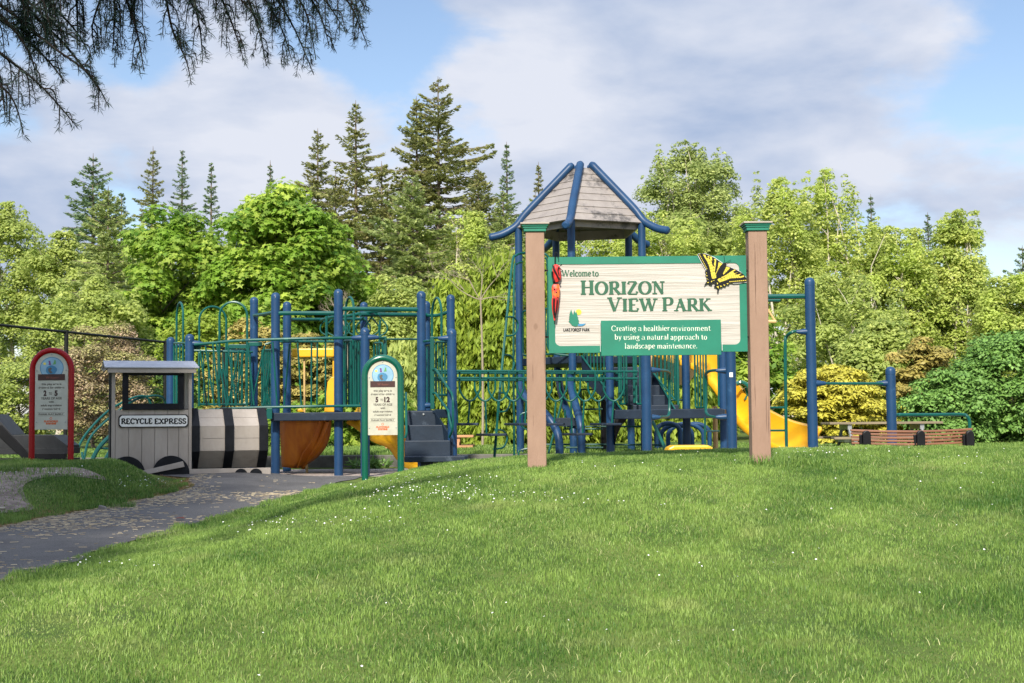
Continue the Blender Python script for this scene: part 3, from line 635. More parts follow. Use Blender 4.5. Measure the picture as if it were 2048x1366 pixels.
# lower plaque
a, b_ = B(1202, 641, .03), B(1443, 709.5, .03)
m = MB(); m.bbox((a.x, BY - .024, b_.z), (b_.x, BY - .0012, a.z)); pl = m.build('plaque', M['signgreen'], sg, bevel=.002)
def zxp(p, q): r_ = P(1060 + p * .24414, 480 + q * .24414, BY - .024); return r_.x, r_.z
po = Vector((0, BY - .024, 0)); m = MB()
for words in (((('Creating'), 668, 868), ('a', 888, 912), ('healthier', 932, 1142), ('environment', 1158, 1476)), 745), ((('by', 695, 748), ('using', 768, 895), ('a', 916, 941), ('natural', 961, 1133), ('approach', 1153, 1383), ('to', 1405, 1448)), 816), ((('landscape', 778, 1022), ('maintenance.', 1043, 1368)), 889):
    for w, xa, xb in words[0]:
        p1, p2 = zxp(xa, words[1]), zxp(xb, words[1]); t = zxp((xa + xb) / 2, words[1] - 44)
        letters(m, w, p1[0], p2[0], (p1[1] + p2[1]) / 2, t[1] - (p1[1] + p2[1]) / 2, po, UX, UZ, OUT, wt=.135, wh=.055, serif=.08, thick=.0015)
m.build('lettering', M['cream'], pl)
m = MB(); e1, e2 = zxp(576, 665), zxp(576, 915); m.bbox((e1[0] - .003, BY - .023, e2[1]), (e1[0] - .0005, BY - .002, e1[1])); m.build('unpainted_edge', M['white'], pl); m = MB(); e1, e2 = zxp(1572, 840), zxp(1572, 905); m.bbox((e1[0] + .0005, BY - .02, e2[1]), (e1[0] + .004, BY - .002, e1[1])); m.build('unpainted_edge', M['white'], pl)
# brackets to the posts
for px in (1091, 1497):
    for py in (541, 674):
        p = P(px, py, BY + .03); m = MB(); m.bbox((p.x - .022, BY + .02, p.z - .008), (p.x + .028, BY + .04, p.z + .008)); m.build('bracket', M['black'], sg)
# butterfly; grid = zoomed picture of it
def bfc(a, b): p = P(1380 + a * .09516, 490 + b * .09516, BY - .012); return p.x, p.z
def bpoly(mb, pts, off, th): q = [bfc(*p) for p in pts]; mb.prism([(a, BY - off, b) for a, b in q], (0, -th, 0))
bodyL = [(165, 195), (240, 178), (330, 190), (430, 225), (520, 275), (610, 340), (690, 395), (745, 400), (700, 560), (620, 695), (560, 715), (520, 800), (490, 790), (465, 800), (450, 850), (400, 825), (375, 800), (340, 820), (295, 855), (340, 780), (375, 750), (345, 720), (350, 680), (325, 640), (340, 600), (315, 560), (345, 520), (290, 430), (230, 320)]
bodyR = [(745, 400), (760, 440), (860, 475), (960, 515), (1060, 570), (1130, 620), (1180, 690), (1195, 770), (1120, 790), (1000, 795), (900, 800), (830, 795), (810, 840), (760, 830), (740, 875), (690, 865), (660, 900), (620, 890), (605, 930), (595, 1000), (570, 1000), (580, 910), (540, 890), (505, 880), (530, 820), (545, 760), (560, 715), (620, 695), (690, 580)]
m = MB(); bpoly(m, bodyL, .002, .012); bpoly(m, bodyR, .0025, .012); bpoly(m, [(700, 380), (755, 375), (765, 430), (650, 690), (560, 700), (560, 640)], .0035, .016)
for seg in ([(712, 225), (735, 375)], [(862, 312), (752, 375)]):
    q = [bfc(*p) for p in seg]; m.tube([(q[0][0], BY - .014, q[0][1]), (q[1][0], BY - .012, q[1][1])], .0018, 5)
bf = tag(m.build('butterfly', M['black'], sg), 'black and yellow swallowtail butterfly cut-out')
m = MB()
ye = [[(270, 200), (320, 205), (345, 275), (395, 270), (360, 240), (400, 225), (400, 290), (450, 340), (470, 430), (520, 460), (500, 400), (520, 340), (500, 290), (550, 300), (540, 420), (520, 560), (545, 620), (550, 690), (500, 710), (460, 705), (430, 560), (400, 440), (350, 330), (310, 270)],
      [(410, 240), (460, 250), (465, 330), (430, 320)], [(600, 360), (680, 395), (640, 440), (570, 560), (535, 640), (560, 540), (590, 440)],
      [(725, 415), (752, 420), (745, 470), (660, 600), (700, 480)], [(760, 455), (840, 480), (790, 540), (700, 625), (690, 590), (740, 500)],
      [(620, 690), (740, 640), (830, 580), (930, 515), (965, 525), (900, 565), (940, 600), (1010, 565), (930, 620), (1000, 625), (1080, 600), (1020, 650), (1070, 655), (1130, 640), (1135, 670), (1060, 690), (960, 695), (850, 700), (740, 745), (620, 785), (575, 730)],
      [(340, 570), (358, 595), (345, 600)], [(335, 625), (372, 650), (350, 660)], [(345, 690), (390, 735), (360, 720)], [(350, 790), (400, 775), (385, 800)], [(440, 760), (470, 745), (460, 780), (440, 780)], [(480, 745), (515, 735), (505, 755)],
      [(560, 790), (590, 800), (575, 835)], [(555, 875), (600, 860), (600, 915)], [(625, 850), (680, 865), (640, 885)], [(700, 825), (745, 845), (715, 860)], [(765, 810), (810, 800), (790, 830)]]
for p in ye: bpoly(m, p, .0146, .001)
for i in range(9):
    t = i / 8; x_, y_ = 205 + 145 * t, 215 + 280 * t; bpoly(m, [(x_ - 9, y_ - 16), (x_ + 9, y_ - 6), (x_ + 9, y_ + 16), (x_ - 5, y_ + 8)], .0146, .001)
    x_, y_ = 840 + 325 * t, 772 - 28 * t; bpoly(m, [(x_ - 15, y_ - 8), (x_ + 15, y_ - 9), (x_ + 15, y_ + 8), (x_ - 15, y_ + 9)], .0151, .001)
ym = m.build('wing_pattern', M['bfyel'], bf)
m = MB()
for (a1, a2, b1, b2) in ((345, 300, 400, 290), (360, 360, 440, 340), (385, 410, 465, 385), (405, 465, 530, 440), (415, 520, 520, 490), (430, 575, 530, 550), (460, 690, 510, 600), (500, 700, 535, 620), (485, 570, 490, 470), (560, 500, 650, 430), (545, 560, 620, 480), (740, 480, 790, 540), (725, 520, 755, 590), (660, 760, 700, 660), (620, 770, 660, 690), (730, 740, 720, 660), (780, 730, 775, 620), (830, 710, 810, 600), (880, 700, 850, 610), (930, 700, 895, 610), (980, 695, 940, 620), (1030, 690, 990, 640), (640, 720, 760, 660), (1075, 680, 1040, 650)):
    q = [bfc(a1, a2), bfc(b1, b2)]; m.tube([(q[0][0], BY - .0158, q[0][1]), (q[1][0], BY - .0158, q[1][1])], .0014, 4)
m.build('wing_veins', M['black'], bf)
m = MB()
for seg in ([(160, 200), (225, 330), (340, 530)], [(175, 185), (330, 183), (520, 265), (690, 385)], [(870, 475), (1060, 565), (1180, 680)], [(1195, 780), (1050, 800), (900, 806)], [(555, 712), (520, 800)]):
    q = [bfc(*p) for p in seg]; m.tube([(a, BY - .010, b) for a, b in q], .0025, 4)
m.build('pale_edge', M['white'], bf)

# ------------------------------------------------------------------ umbrella hanging on the sign's left edge
UYp = BY - .035
def up_(a, b): return P(1060 + a * .24414, 480 + b * .24414, UYp)
um = thing('umbrella', 'furled red and orange umbrella hanging by its hook on the park sign', 'umbrella', tuple(up_(205, 690)))
h = [up_(228, 150), up_(229, 122), up_(222, 108), up_(212, 104), up_(205, 115), up_(205, 205), up_(214, 232)]
m = MB(); m.tube(smoothpath(h, 4), .0042, 8); m.build('handle', M['black'], um, smooth=True)
def foldtube(keys, nside, fold, material, name, ph=0):
    vs = []; 
    for (x_, y_, r_) in keys:
        c = up_(x_, y_)
        for j in range(nside):
            a = 2 * math.pi * j / nside; q = r_ * (1 + fold * math.cos(a * nside / 4 * 1.0 + y_ * .018 + ph)); vs.append(c + Vector((q * math.cos(a), q * .62 * math.sin(a), 0)))
    fs = [(i * nside + j, i * nside + (j + 1) % nside, (i + 1) * nside + (j + 1) % nside, (i + 1) * nside + j) for i in range(len(keys) - 1) for j in range(nside)]
    m = MB(); m.add(vs, fs); return m.build(name, material, um, smooth=True)
foldtube([(212, 200, .012), (214, 215, .030), (217, 240, .034), (220, 275, .034), (219, 305, .036), (216, 330, .030), (213, 348, .014), (213, 358, .014)], 24, .13, M['umbred'], 'upper_folds')
foldtube([(213, 356, .014), (211, 372, .030), (210, 400, .034), (211, 440, .034), (211, 475, .031), (209, 478, .03)], 24, .10, M['umborange'], 'patterned_panel', 1)
foldtube([(209, 476, .0305), (207, 520, .030), (205, 560, .025), (203, 600, .017), (201, 640, .009), (200, 660, .005)], 24, .13, M['umbred'], 'lower_folds', 2)
m = MB()
for (pts, r_) in (([(188, 215), (200, 250), (225, 300), (240, 330)], .006), ([(182, 260), (186, 310), (200, 345)], .007), ([(196, 480), (194, 540), (198, 620)], .006), ([(222, 490), (216, 560), (206, 640)], .0045), ([(235, 220), (228, 250), (236, 285)], .004), ([(243, 215), (262, 205)], .003), ([(240, 230), (258, 246)], .003), ([(185, 205), (195, 222)], .003)):
    m.tube(smoothpath([up_(a, b) + Vector((0, -.030 if 190 < a < 242 else -.018, 0)) for a, b in pts], 4), r_ * 1.25, 6)
m.tube([up_(213, 345), up_(213, 360)], .018, 10); m.tube([up_(200, 655), up_(200, 690)], .003, 6)
m.build('black_ribs', M['black'], um, smooth=True)
m = MB()
for a, b, s in ((200, 405, 9), (216, 432, 8), (228, 470, 7)):
    c = up_(a, b) + Vector((0, -.0235, 0)); m.prism([c + Vector((s * .0009 * math.cos(R(q)), 0, s * .0007 * math.sin(R(q)))) for q in range(0, 360, 40)], (0, -.001, 0))
m.build('printed_dots', M['black'], um)

# ------------------------------------------------------------------ age signs
def age_sign(label, pxc, Y, half_w, top_px, bottom_px, tube_r, frame_m, panel_m, yaw, nums, pw_, ptop, pbot, zb=None):
    base = P(pxc, bottom_px, Y); zt = P(pxc, top_px, Y).z
    t = thing('age_guide_sign', label, 'sign', (base.x, Y, base.z), group='arched age guide signs beside the play area', rz=yaw)
    H = zt - base.z; rad = half_w - tube_r
    pts = [Vector((-rad, 0, -.25)), Vector((-rad, 0, H - half_w))] + [Vector((rad * math.cos(R(a)), 0, H - tube_r - rad + rad * math.sin(R(a)))) for a in range(170, 0, -10)] + [Vector((rad, 0, H - half_w)), Vector((rad, 0, -.25))]
    m = MB(); m.tube(pts, tube_r, 14); m.build('frame', frame_m, t, smooth=True, world=False)
    zt_, zb_ = P(pxc, ptop, Y).z - base.z, P(pxc, pbot, Y).z - base.z; hw = pw_ / 2
    pts = [(-hw, -.012, zb_), (hw, -.012, zb_)] + [(hw * math.cos(R(a)), -.012, zt_ - hw + hw * math.sin(R(a))) for a in range(0, 181, 12)]
    m = MB(); m.prism(pts, (0, .012, 0)); pan = m.build('panel', panel_m, t, world=False)
    O = Vector((0, -.012, 0)); S = (zt_ - zb_) / 800.0   # drawing grid: panel is 800 units tall, 320 wide
    def X_(u): return (u - 160) / 320 * pw_
    def Z_(v): return zt_ - v * S
    def disc(cx, cy, r_, material, name, k, pts=None):
        mm = MB(); q = pts or [(cx + r_ * math.cos(R(a)), cy + r_ * math.sin(R(a))) for a in range(0, 360, 15)]
        mm.prism([(X_(a), -.012 - k, Z_(b)) for a, b in q], (0, -.0006, 0)); return mm.build(name, material, pan, world=False)
    disc(162, 158, 116, M['blueink'], 'emblem_ring', .0002); disc(162, 158, 109, M['skyink'], 'emblem_disc', .0010)
    disc(0, 0, 0, M['blueink'], 'emblem_globe', .0020, [(104, 180), (112, 150), (140, 132), (165, 130), (195, 142), (214, 165), (212, 190), (190, 220), (125, 220), (108, 200)])
    disc(0, 0, 0, M['textgrey'], 'emblem_land', .0028, [(125, 165), (150, 150), (165, 165), (150, 180), (170, 205), (150, 215), (130, 195)])
    disc(92, 112, 14, M['yellowink'], 'emblem_sun', .0020)
    disc(0, 0, 0, M['purpleink'], 'emblem_figure', .0020, [(128, 82), (148, 82), (150, 105), (156, 126), (130, 126), (134, 105)])
    disc(0, 0, 0, M['greenink'], 'emblem_figure', .0020, [(186, 75), (200, 78), (202, 118), (170, 122), (182, 95)])
    disc(0, 0, 0, M['maroon'], 'sticker', .0036, [(28, 222), (292, 222), (292, 286), (28, 286)])
    def tx(s, v, size, w, mt, x=160, bold=.0011): sans(s, X_(x), Z_(v), size * S, w / 320 * pw_, mt, pan, O, UX, UZ, OUT, k=.0012 if v > 300 else .0048, off=bold)
    tx('Welcome', 268, 34, 130, M['rust'], 168)
    tx('this play area is', 335, 30, 195, M['textgrey']); tx('designed for children', 372, 30, 252, M['textgrey'])
    tx(nums[0], 446, 74, 30 * len(nums[0]) , M['textdark'], 98, .005); tx('TO', 436, 34, 32, M['textgrey'], 150); tx(nums[1], 446, 74, 31 * len(nums[1]), M['textdark'], 206, .005)
    tx('YEARS OF AGE', 486, 34, 205, M['textgrey']); tx('with', 520, 28, 52, M['textgrey']); tx('adult supervision', 557, 28, 205, M['textgrey']); tx('recommended', 594, 28, 175, M['textgrey'])
    disc(0, 0, 0, M['textgrey'], 'rule_line', .0004, [(28, 622), (292, 622), (292, 624.5), (28, 624.5)]); disc(0, 0, 0, M['textgrey'], 'rule_line', .0004, [(28, 656), (292, 656), (292, 658.5), (28, 658.5)])
    tx('PLEASE PLAY SAFELY', 647, 20, 245, M['textgrey'])
    tx('PLAYWORLD', 724, 26, 138, M['orangeink'], 160, .0022); tx('SYSTEMS', 747, 24, 100, M['orangeink'], 160, .0022)
    disc(158, 684, 13, M['orangeink'], 'logo_disc', .0004); disc(158, 684, 8, panel_m, 'logo_hole', .0012)
    for u, v in ((160, 16), (18, 182), (302, 182), (18, 722), (302, 722)):
        mm = MB(); mm.lathe((0, 0, 0), [(.0085, 0), (.0075, .003), (.004, .005)], 10); bo = mm.build('bolt', M['galv'], pan, smooth=True, world=False)
        bo.rotation_euler = (R(90), 0, 0); bo.location = (X_(u), -.012, Z_(v))
    return t
age_sign('red arched tube sign for ages 2 to 5 standing on the grass verge', 102, 16.3, .258, 695, 938, .034, M['red'], M['panelgrey'], 0, ('2', '5'), .375, 706, 859)
age_sign('green arched tube sign for ages 5 to 12 in front of the blue steps', 766, 17.6, .262, 709, 947, .042, M['greenpaint'], M['panel'], R(3), ('5', '12'), .37, 721, 870)

# ------------------------------------------------------------------ play train
TY = 17.75
tr = thing('play_train', 'grey plank playground train with windowed cab, black wheels and hooped barrel boiler', 'play train', tuple(P(380, 948, TY)))
def A(px, py, dy=0): return P(px, py, TY + dy)
cx0, cx1 = A(228, 840).x, A(384, 840).x; zt, zb = A(306, 742).z, A(306, 948).z - .02
wx0, wx1, wz0, wz1 = A(249, 780).x, A(368, 780).x, A(306, 820).z, A(306, 743).z
D = .55
edges = [228, 236, 261.5, 286.5, 311.5, 336.5, 358, 377, 384]
m = MB()
ex = [A(e, 840).x for e in edges]
for a, b in zip(ex[:-1], ex[1:]):
    g = .0022
    m.bbox((a + g, TY, zb), (b - g, TY + .03, wz0 if b > wx0 + .02 and a < wx1 - .02 else zt))
m.bbox((wx0 - .02, TY + .002, wz1 - .01), (wx1 + .02, TY + .03, zt))
cabf = m.build('cab_wall', M['plank'], tr, bevel=.003)
m = MB()
for a, b in zip(ex[:-1], ex[1:]): m.bbox((a + .002, TY + D, zb), (b - .002, TY + D + .03, wz0 if b > wx0 + .02 and a < wx1 - .02 else zt))
m.build('cab_wall', M['plank'], tr, bevel=.003)
m = MB(); m.bbox((cx0, TY + .04, zb), (cx0 + .03, TY + .09, zt)); m.bbox((cx0 - .012, TY + .001, zb), (cx0 - .001, TY + .06, zt)); m.build('corner_post', M['bsoft'], tr)
m = MB(); m.bbox((cx1 - .035, TY + .2, wz0 - .2), (cx1 - .005, TY + D - .001, zt)); m.build('side_wall', M['plank'], tr)
m = MB(); m.bbox((cx0 - .001, TY + .095, zb), (cx0 + .02, TY + D - .001, wz0 - .05)); m.bbox((cx0 - .001, TY + D - .1, wz0 - .049), (cx0 + .02, TY + D - .001, zt)); m.build('side_wall', M['bsoft'], tr)
fw = .075; m = MB()
m.bbox((wx0, TY - .022, wz0), (wx1, TY - .001, wz0 + .078)); m.bbox((wx0, TY - .022, wz1 - .055), (wx1, TY - .001, wz1 + .0)); m.bbox((wx0, TY - .022, wz0 + .0785), (wx0 + fw, TY - .001, wz1 - .0555)); m.bbox((wx1 - fw, TY - .022, wz0 + .0785), (wx1, TY - .001, wz1 - .0555))
m.build('window_frame', M['bsoft'], cabf, bevel=.004)
m = MB(); ra, rb = A(215, 720), A(397, 720); z_b = A(306, 738).z; z_t = A(306, 721).z
m.prism([(ra.x, TY - .10, z_b), (rb.x, TY - .10, z_b), (rb.x - .02, TY + .27, z_t - .014), (ra.x, TY + .27, z_t - .014)], (0, 0, .016)); m.prism([(ra.x, TY + .271, z_t - .014), (rb.x - .06, TY + .271, z_t - .014), (rb.x - .06, TY + D + .12, z_b), (ra.x, TY + D + .12, z_b)], (0, 0, .016))
rf = m.build('roof', M['rooflight'], tr, bevel=.004)
m = MB(); m.bbox((A(221, 745).x, TY - .085, A(306, 747).z), (A(391, 745).x, TY - .045, z_b - .002)); m.build('eave_board', M['plank'], rf, bevel=.003)
m = MB(); m.bbox((A(217, 745).x, TY - .04, A(306, 741).z), (A(221, 745).x, TY + D + .05, z_b - .001)); m.build('gable_board', M['plank'], rf, bevel=.003)
# name plate
def plate(e, y0, y1, material, name):
    a, b = A(244 - e, 842), A(374.5 + e, 842); z_0, z_1 = A(309, 853 + e * .8).z, A(309, 831 - e * .8).z; n_ = .028
    m = MB(); m.prism([(a.x + n_, y0, z_0), (b.x - n_, y0, z_0), (b.x - n_ * .4, y0, z_0 + n_ * .5), (b.x, y0, z_0 + n_), (b.x, y0, z_1 - n_), (b.x - n_ * .4, y0, z_1 - n_ * .5), (b.x - n_, y0, z_1), (a.x + n_, y0, z_1), (a.x + n_ * .4, y0, z_1 - n_ * .5), (a.x, y0, z_1 - n_), (a.x, y0, z_0 + n_), (a.x + n_ * .4, y0, z_0 + n_ * .5)], (0, y1 - y0, 0)); return m.build(name, material, tr)
plate(2.2, TY - .001, TY - .016, M['black'], 'name_plate_border'); np_ = plate(0, TY - .0165, TY - .02, M['white'], 'name_plate')
m = MB()
for w, a, b in (('RECYCLE', 247.5, 306), ('EXPRESS', 311, 371.5)):
    p1, p2 = A(a, 847.5), A(b, 847.5); t_ = A((a + b) / 2, 837.2)
    letters(m, w, p1.x, p2.x, (p1.z + p2.z) / 2, t_.z - (p1.z + p2.z) / 2, Vector((0, TY - .02, 0)), UX, UZ, OUT, wt=.25, wh=.19, serif=.17, thick=.002)
m.build('lettering', M['black'], np_)
def wheel(px, py, rpx, y0, y1):
    c = A(px, py); r_ = rpx * TY / F; m = MB()
    pts = [(c.x + r_ * math.cos(R(a)), y0, c.z + r_ * math.sin(R(a))) for a in range(0, 360, 9)]; m.prism(pts, (0, y1 - y0, 0)); return m.build('wheel', M['bsoft'], tr, bevel=.004)
wheel(257, 947, 35, TY - .06, TY - .024); wheel(342, 947, 36, TY - .06, TY - .024); wheel(480, 951, 13, TY - .062, TY - .045); wheel(504, 951, 13, TY - .062, TY - .045) if False else wheel(510, 951, 13, TY - .062, TY - .045)
m = MB(); q = [A(257, 955), A(368, 933), A(365, 922), A(250, 949)]; m.prism([(p.x, TY - .061, p.z) for p in q], (0, -.03, 0)); m.build('coupling_rod', M['plank'], tr, bevel=.003)
m = MB(); a, b = A(377, 938), A(540, 958); m.bbox((a.x, TY - .044, b.z), (b.x, TY - .012, a.z)); m.build('base_board', M['plank'], tr, bevel=.003)
# boiler: an octagonal barrel lying along x
bz0, bz1 = A(460, 937).z, A(460, 817).z; bc = (bz0 + bz1) / 2; br = (bz1 - bz0) / 2 / math.cos(R(22.5)); BYc = TY + br * .924 + .0
def ring(xa, xb, grow, boards=2, gap=.004):
    """octagonal band of planks; each facet is split into boards"""
    m = MB(); rr_ = br + grow
    for f_ in range(8):
        a0, a1 = R(22.5 + 45 * f_), R(67.5 + 45 * f_); c0, c1 = Vector((0, math.cos(a0), math.sin(a0))) * rr_, Vector((0, math.cos(a1), math.sin(a1))) * rr_; nn = (c0 + c1).normalized()
        for k in range(boards):
            g0, g1 = (gap / 2 if k or boards > 1 else 0), (gap / 2 if boards > 1 else 0); Lf = (c1 - c0).length; u0, u1 = k / boards + g0 / Lf, (k + 1) / boards - g1 / Lf
            q0, q1 = c0.lerp(c1, u0), c0.lerp(c1, u1); o_ = Vector((0, BYc, bc)); dn = -nn * .03
            vs = [o_ + q + Vector((x_, 0, 0)) + d_ for d_ in (Vector((0, 0, 0)), dn) for x_ in (xa, xb) for q in (q0, q1)]
            m.add(vs, [(0, 1, 3, 2), (4, 6, 7, 5), (0, 2, 6, 4), (1, 5, 7, 3), (0, 4, 5, 1), (2, 3, 7, 6)])
    return m
xl, xr = A(386, 870).x, A(534, 870).x; xm = (xl + xr) / 2
ring(A(396, 870).x, A(522, 870).x, -.004).build('boiler', M['plank'], tr)
for a, b in ((384, 399), (449, 467), (518, 536)): ring(A(a, 870).x, A(b, 870).x, .014, 1, 0).build('hoop', M['bsoft'], tr)
m = MB(); m.prism([(A(388, 870).x, BYc + br * .8 * math.cos(R(a)), bc + br * .9 * math.sin(R(a))) for a in range(0, 360, 22)], (.03, 0, 0)); m.prism([(A(530, 870).x, BYc + br * .8 * math.cos(R(a)), bc + br * .9 * math.sin(R(a))) for a in range(0, 360, 22)], (.02, 0, 0)); m.build('boiler_end', M['bsoft'], tr)
m = MB(); m.bbox((A(378, 830).x, TY + .1, A(380, 938).z), (A(388, 870).x, TY + .55, A(380, 817).z)); m.build('firebox', M['bsoft'], tr)

tr.rotation_euler.z = R(19)
# ------------------------------------------------------------------ charcoal plank play boat, half behind the red sign
VY = 17.6
bt = thing('play_boat', 'low charcoal plank play boat with a black diagonal brace, behind the red arched sign', 'play boat', tuple(P(40, 930, VY)))
def V_(px, py, dy=0): return P(px, py, VY + dy)
m = MB(); rows = [(870, 897), (897.8, 918), (918.8, 935)]
top = [V_(-60, 870), V_(107, 870), V_(134, 891), V_(134, 897), V_(-60, 897)]
m.prism([(p.x, VY, p.z) for p in top], (0, .5, 0))
for a, b in ((897.8, 908), (918.6, 938), (938.6, 962)): q1, q2 = V_(-60, a), V_(136, b); m.bbox((q1.x, VY, q2.z), (q2.x, VY + .5, q1.z))
hull = m.build('hull', M['darkplank'], bt, bevel=.004)
m = MB(); m.prism([(p.x, VY - .025, p.z) for p in (V_(-12, 848), V_(4, 850), V_(58, 907), V_(132, 907), V_(132, 918.4), V_(48, 918.4), V_(-12, 862))], (0, .024, 0)); m.build('brace', M['black'], bt, bevel=.003)
m = MB(); m.prism([(p.x, VY, p.z) for p in (V_(-60, 828), V_(-12, 828), V_(24, 869.6), V_(-60, 869.6))], (0, .5, 0)); m.build('bow_panel', M['darkplank'], bt, bevel=.003)


# ------------------------------------------------------------------ chain-link fence
fa, fb = Vector((-10.6, 18.4, 0)), Vector((-4.9, 27.3, 0)); fa = Vector((P(-60, 700, 21.5).x, 21.5, 0)); fb = Vector((P(470, 700, 27.8).x, 27.8, 0))
ZT = lambda t: P(-60 + 530 * 0, 647, 21.5).z
ztop = (P(-60, 646, 21.5).z + P(470, 699, 27.8).z) / 2
za, zc = P(-60, 644, 21.5).z, P(470, 699, 27.8).z
fc = thing('chain_link_fence', 'tall black chain-link fence with top rail behind the red sign and play train', 'fence', (fa.x, fa.y, 0))
u = (fb - fa); L = u.length; u.normalize(); nrm = Vector((-u.y, u.x, 0))
def fp(s, z): t = s / L; return fa + u * s + Vector((0, 0, z * (za + (zc - za) * t)))
m = MB(); m.tube([fp(0, 1), fp(L, 1)], .022, 8); m.build('top_rail', M['fence'], fc, smooth=True)
m = MB(); pitch = .14; H_ = za; nz_ = int(H_ / .048); 
for i in range(int(L / pitch)):
    pts = [fp(i * pitch + (pitch if j % 2 else 0), 1 - j / nz_) + nrm * (.003 if (j + 0) % 2 else -.003) for j in range(nz_ + 1)]
    m.tube(pts, .0062, 3, caps=False)
    pts = [fp(i * pitch + (0 if j % 2 else pitch), 1 - j / nz_) - nrm * .003 for j in range(nz_ + 1)]
for s in (-.6,): pass
me = m.build('wire_mesh', M['fence'], fc)
for px in (-50, 132, 330, 448):
    # find s whose projection is px
    best = min(np.linspace(0, L, 400), key=lambda s: abs((fp(s, .8).x / fp(s, .8).y) - P(px, 750, 1).x)); q = fp(best, 0)
    m = MB(); m.tube([(q.x, q.y, -.1), (q.x, q.y, fp(best, 1).z + .03)], .034 if px > 0 else .03, 10); m.build('post', M['fence'], fc, smooth=True)

# ------------------------------------------------------------------ bench, seen from behind
NY = 15.9
bn = thing('park_bench', 'long brown slatted park bench seen from behind with three black end frames', 'bench', tuple(P(1828, 905, NY)))
def Q(px, py, dy=0): return P(px, py, NY + dy)
xL, xM, xR = 1706, 1830, 1951
for i in range(7):
    ya = 858.5 + i * 6.3
    for (a, b) in ((xL, xR),):
        q1, q2 = Q(a, ya + (0 if i else 0)), Q(b, ya - 2); m = MB(); zz = [Q(1706, ya).z, Q(1770, ya + 2.2).z, Q(1830, ya + 2.5).z, Q(1890, ya + .8).z, Q(1951, ya - 2.4).z]; xx = [Q(k, ya).x for k in (1706, 1770, 1830, 1890, 1951)]
        th = .024
        vs = []; 
        for x_, z_ in zip(xx, zz):
            bow = .10 * ((x_ - xx[2]) / (xx[4] - xx[2])) ** 2
            for yy in (0, .03):
                for dz in (0, -th): vs.append((x_, NY + yy + i * -.012 + bow, z_ + dz))
        fs = [(0, 1, 3, 2), (16, 18, 19, 17)]
        for k in range(4): o_ = k * 4; fs += [(o_, o_ + 4, o_ + 5, o_ + 1), (o_ + 2, o_ + 3, o_ + 7, o_ + 6), (o_, o_ + 2, o_ + 6, o_ + 4), (o_ + 1, o_ + 5, o_ + 7, o_ + 3)]
        m.add(vs, fs); m.build('slat', M['slat'], bn, bevel=.004)
for i in range(5):
    q1, q2 = Q(xL, 893), Q(xR, 893); m = MB(); m.bbox((q1.x, NY + .08 + i * .095, q1.z - .03), (q2.x, NY + .08 + i * .095 + .07, q1.z - .005)); m.build('slat', M['slat'], bn, bevel=.004)
for px in (1731, 1839, 1937):
    c = Q(px, 880); w = .045; zt_, zb_ = Q(px, 861).z, T(c.x, NY) - .1
    m = MB(); m.prism([(c.x - w, NY - .075, zb_), (c.x + w, NY - .075, zb_)] + [(c.x + w * math.cos(R(a)), NY - .075, zt_ - w + w * math.sin(R(a))) for a in range(0, 181, 20)], (0, .06, 0))
    m.bbox((c.x - w - .028, NY - .05, zb_), (c.x - w - .001, NY + .0, zt_ - .045)); m.bbox((c.x - w * .7, NY - .012, zt_ - .33), (c.x + w * .7, NY + .55, zt_ - .29)); m.build('end_frame', M['black'], bn, bevel=.01)
# picnic tables
def picnic(label, x0p, x1p, ytop, yseat, Y, material, seat_x=None):
    a, b = P(x0p, ytop, Y), P(x1p, ytop, Y); t = thing('picnic_table', label, 'picnic table', ((a.x + b.x) / 2, Y, 0), group='picnic tables at the edge of the play area')
    zt_ = a.z; zs = P(x0p, yseat, Y).z; gz = T(a.x, Y)
    for k in range(4): m = MB(); m.bbox((a.x, Y + .16 + k * .19, zt_ - .04), (b.x, Y + .33 + k * .19, zt_)); m.build('table_board', material, t, bevel=.004)
    for k, yy in enumerate((-.25, 1.0)): m = MB(); m.bbox((a.x - .02, Y + yy, zs - .04), (b.x, Y + yy + .26, zs)); m.build('seat', material, t, bevel=.004)
    for s in (.18, .82):
        xx = a.x + (b.x - a.x) * s; m = MB(); m.bbox((xx - .035, Y + .2, zt_ - .13), (xx + .035, Y + .86, zt_ - .041)); m.bbox((xx - .03, Y - .2, zs - .10), (xx + .03, Y + 1.22, zs - .041))
        m.tube([(xx, Y + .25, zt_ - .1), (xx, Y - .15, gz - .1)], .03, 6); m.tube([(xx, Y + .8, zt_ - .1), (xx, Y + 1.2, gz - .1)], .03, 6); m.build('leg', M['galv'] if material is M['table'] else material, t)
picnic('weathered grey picnic table in front of the golden bushes, behind the brown slatted bench', 1664, 1892, 844.5, 874, 24.5, M['table'])
picnic('orange brown timber picnic table seen low behind the blue steps of the play structure', 775, 946, 872, 892, 27, M['wood'])
